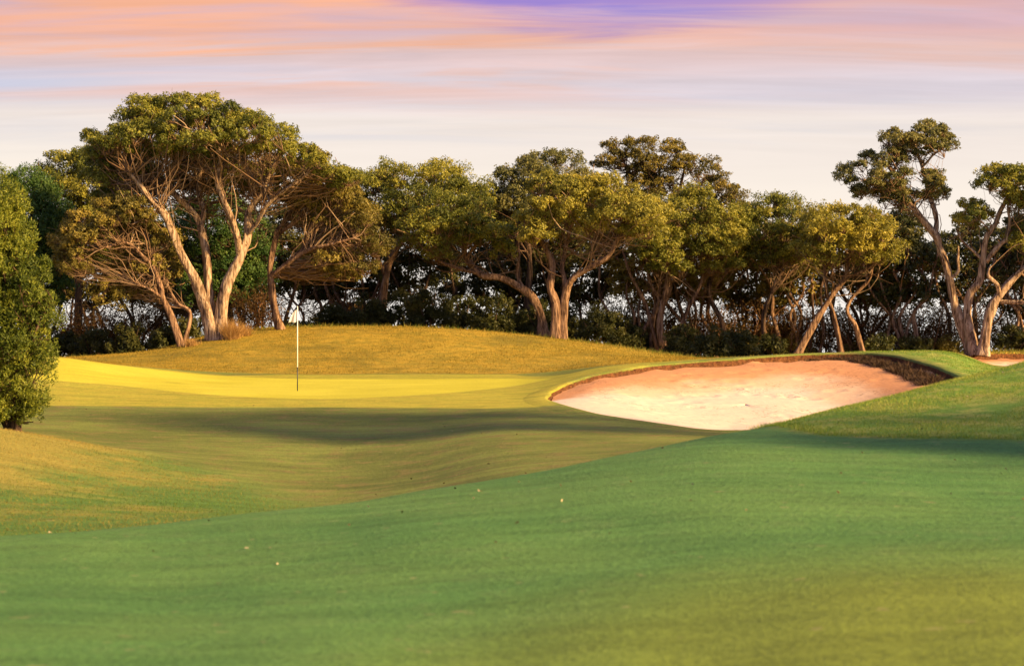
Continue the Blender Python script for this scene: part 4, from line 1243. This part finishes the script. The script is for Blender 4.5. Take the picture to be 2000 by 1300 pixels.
for i, (px, d, h, w, where) in enumerate([
        (150, 76, 2.0, 2.2, 'in the shade under the olive tree behind the lime shrub'), (235, 77, 2.2, 2.2, 'behind the low tawny tree'), (330, 76, 1.8, 2.0, 'behind the bowing trunk'),
        (505, 73, 1.6, 1.8, 'between the pale trunks and the twiggy golden tree'), (680, 79, 1.8, 2.2, 'behind the gap right of the flag'), (1200, 78, 2.4, 2.2, 'right of the yellow tree'),
        (1255, 77, 2.4, 2.0, 'left of the amber topped tree foot'), (1345, 78, 2.4, 2.2, 'right of the amber topped tree foot'), (1410, 77, 2.2, 2.2, 'behind the first slanting stem'),
        (1475, 78, 2.3, 2.2, 'between the slanting stems'), (1535, 77, 2.2, 2.0, 'left of the leaning trunk foot'), (1600, 78, 2.3, 2.2, 'under the leaning trunk'),
        (1665, 77, 2.1, 2.0, 'among the dense rounded tree stems'), (1730, 78, 2.3, 2.2, 'right of the dense rounded tree'), (1790, 77, 2.2, 2.2, 'left of the tall bare trunk'),
        (1850, 78, 2.2, 2.0, 'behind the tall bare trunk'), (1975, 78, 2.3, 2.2, 'behind the thick twisted trunks')]):
    make_thicket(px, d, h, w, 1200 + i, 'tangled reddish brown brushwood ' + where)

# straw tussocks at the foot of the great tree
for i, (px, d, h, n, lab) in enumerate([(452, 66.6, 0.85, 900, 'tall straw coloured grass tussock right of the three pale trunks'),
                                        (475, 67.2, 0.55, 500, 'smaller straw tussock touching the tall one beside the pale trunks'),
                                        (372, 66.0, 0.35, 500, 'low straw tussock spilling onto the mound left of the pale trunks')]):
    r = np.random.default_rng(60 + i)
    X0 = (px - CX) / F * d; Z0 = float(hgt(X0, d))
    root = empty('grass_tussock', (X0, d, Z0)); tag(root, lab, 'tussock')
    a = r.uniform(0, 6.28, n); q = np.abs(r.normal(0, .13, n))
    xx, yy = X0 + np.cos(a) * q, d + np.sin(a) * q
    blades('blades', xx, yy, h * r.uniform(.45, 1, n), r.uniform(.010, .02, n), r.uniform(.1, .8, n), 'blade_straw', root, off=(X0, d, Z0), r=r)['kind'] = 'stuff'

# dark matted growth along the right rim of the big bunker
sel = [k for k in range(len(BUNKER)) if 1560 < CX + F * BUNKER[k, 0] / BUNKER[k, 1] < 1868 and BUNKER[k, 1] > 47.2]
xs, ys, zs, hs = [], [], [], []
r = np.random.default_rng(77)
cB = BUNKER.mean(0)
for k in sel:
    u = CX + F * BUNKER[k, 0] / BUNKER[k, 1]
    wd = 0.10 + 0.62 * ss(u, 1600, 1740)
    n = int(50 + 330 * ss(u, 1580, 1740))
    q = r.uniform(0.06, 1, n) ** 0.8 * wd + 0.1
    p = BUNKER[k] - nrm1[k] * q[:, None] + r.normal(0, .08, (n, 2))
    xs.append(p[:, 0]); ys.append(p[:, 1])
    zs.append(hgt(p[:, 0], p[:, 1]) - lip1[k] - 0.01)
    hs.append(r.uniform(.10, .30, n) * (0.6 + 0.5 * np.sin(p[:, 0] * 5) * np.sin(p[:, 1] * 4)).clip(.3, 1.2))
xs, ys, zs, hs = map(np.concatenate, (xs, ys, zs, hs))
o = blades('matted_growth', xs, ys, hs, r.uniform(.014, .035, len(xs)), r.uniform(.4, 1.5, len(xs)), 'dead_leaf', z=zs, tint=r.uniform(0, .8, len(xs)) ** 1.2)
tag(o, 'dark brown matted dead growth along the rim of the large bunker', 'dead growth', kind='stuff')


# ---------------------------------------------------------------- flag
def build_flag():
    x0, y0 = onland(581, 763, 46, 54)
    z0 = float(hgt(x0, y0))
    H = 163 / F * y0
    root = empty('golf_flagstick', (x0, y0, z0))
    tag(root, 'white flagstick with dark foot and limp white flag on the putting green', 'flag')
    def tube(name, za, zb, ra, rb, mat, par):
        P = np.array([[[0, 0, za], [0, 0, za + .004], [0, 0, (za + zb) / 2], [0, 0, zb - .004], [0, 0, zb]]], float)
        v, q = tubes(P, np.array([[ra * .6, ra, (ra + rb) / 2, rb, rb * .5]]), 12)
        return link(name, mesh_from(name, v, q, smooth=True), M[mat], par)
    tube('lower_pole', -0.10, H * 45 / 163, .013, .013, 'dark_paint', root)
    tube('upper_pole', H * 45 / 163, H, .013, .011, 'white_paint', root)
    tube('ferrule', H * 44 / 163 - .01, H * 45 / 163 + .02, .016, .016, 'dark_paint', root)
    tube('cap', H, H + .03, .014, .010, 'white_paint', root)
    # cloth hanging in soft folds
    nu, nvv = 26, 24
    V = []
    for j in range(nvv):
        v = j / (nvv - 1)
        for i in range(nu):
            s = i / (nu - 1)
            reach = 0.05 + 0.165 * v ** 0.8
            xx = -0.016 - reach * s
            yy = 0.035 * math.sin(s * 10.5 + v * 1.2) * (0.3 + 0.7 * v) * (0.25 + s)
            zz = H - 0.05 - v * (0.30 + 0.05 * s) - 0.04 * s * (1 - v) - 0.02 * math.sin(s * 6) * v
            V.append((xx, yy, zz))
    idx = np.arange(nu * nvv).reshape(nvv, nu)
    Q = np.stack([idx[:-1, :-1], idx[:-1, 1:], idx[1:, 1:], idx[1:, :-1]], -1).reshape(-1, 4)
    fl = link('flag', mesh_from('flag', np.array(V), Q, smooth=True), M['flag_cloth'], root)
    so_ = fl.modifiers.new('thickness', 'SOLIDIFY'); so_.thickness = 0.003


build_flag()

# ---------------------------------------------------------------- leaf litter on the mown ground
n = 220
d = rng.uniform(14, 46, n); u = rng.uniform(-50, 2050, n)
x = (u - CX) / F * d
k = (poly_sd(BUNKER, x, d) < -0.9) & (poly_sd(GREEN, x, d) < 0)
x, d = x[k], d[k]
c = np.stack([x, d, hgt(x, d) + 0.012], -1)
V, Q, T = leaves(c, np.tile([0, 0, 1.0], (len(c), 1)), rng.uniform(0.2, 1, len(c)), 0.034, 0.018, rng)
o = link('fallen_leaves', mesh_from('fallen_leaves', V, Q, tint=T), M['dead_leaf'])
tag(o, 'scattered small dead leaves lying on the mown grass', 'leaf litter', kind='stuff')

# ---------------------------------------------------------------- added trees, out of the picture on the right, placed to shade the hollow
for i, (X, Y, h) in enumerate([(19.5, 16.0, 8.0), (18.5, 28.5, 10.8)]):
    dd = Y
    def w2p(xx, zz, dd=dd): return (CX + F * xx / dd, HY - (zz - CZ) / dd * F)
    g = float(hgt(X, Y))
    P0 = w2p(X, g); lim = []
    rr = np.random.default_rng(700 + i)
    for k in range(3):
        ex = X + (k - 1) * 1.5
        lim.append(([(*P0, 0), (*w2p(X + (k - 1) * .4, g + h * .25), 0), (*w2p(X + (k - 1) * .9, g + h * .5), (k - 1) * .4), (*w2p(ex, g + h * .8), (k - 1) * .8)], .15, .05))
    ring = [w2p(X + math.cos(a) * 3.0, g + h * .78 + math.sin(a) * h * .22) for a in np.linspace(0, 2 * math.pi, 14, endpoint=False)]
    make_tree('paperbark_tree', ['umbrella crowned tree beside the mown fairway, right of the rough shoulder', 'taller umbrella tree above the far slope of the rough shoulder'][i], dd, lim, [(ring, 0.0)], leaf='leaf_olive', bark='bark_brown',
              group='trees beside the fairway', seed=200 + i, puff=0.75, thick=2.4, density=(0.03, 0.05)[i], L=.19, W=.11, twigs=.4, airy=.3)

# ---------------------------------------------------------------- the grove runs on past both ends of the picture
def copy_tree(src_label, px, d, turn, label):
    src = next(o for o in bpy.data.objects if o.parent is None and o.get('label') == src_label)
    X = (px - CX) / F * d
    c = src.copy()
    COL.objects.link(c)
    c.location = (X, d, float(hgt(X, d)))
    c.rotation_euler = (0, 0, turn)
    c['label'] = label
    c['group'] = 'grove beyond the picture'
    for ch in src.children:
        k = ch.copy()
        COL.objects.link(k)
        k.parent = c


for a in (('grey green rounded tree rising behind the yellow crowned tree', 2150, 73, 0.6, 'grey green rounded tree right of the thick twisted trunks'),
          ('broad olive tree with forked trunk right of the flag', 2290, 71, 2.2, 'broad olive tree past the end of the small bunker'),
          ('grey green rounded tree rising behind the yellow crowned tree', 2430, 74, 2.9, 'grey green tree last in the row beyond the small bunker'),
          ('broad olive tree with forked trunk right of the flag', -150, 74, 3.4, 'broad olive tree left of the fresh green rounded tree'),
          ('grey green rounded tree rising behind the yellow crowned tree', -330, 72, 1.5, 'grey green tree standing beyond the left mound')):
    copy_tree(*a)
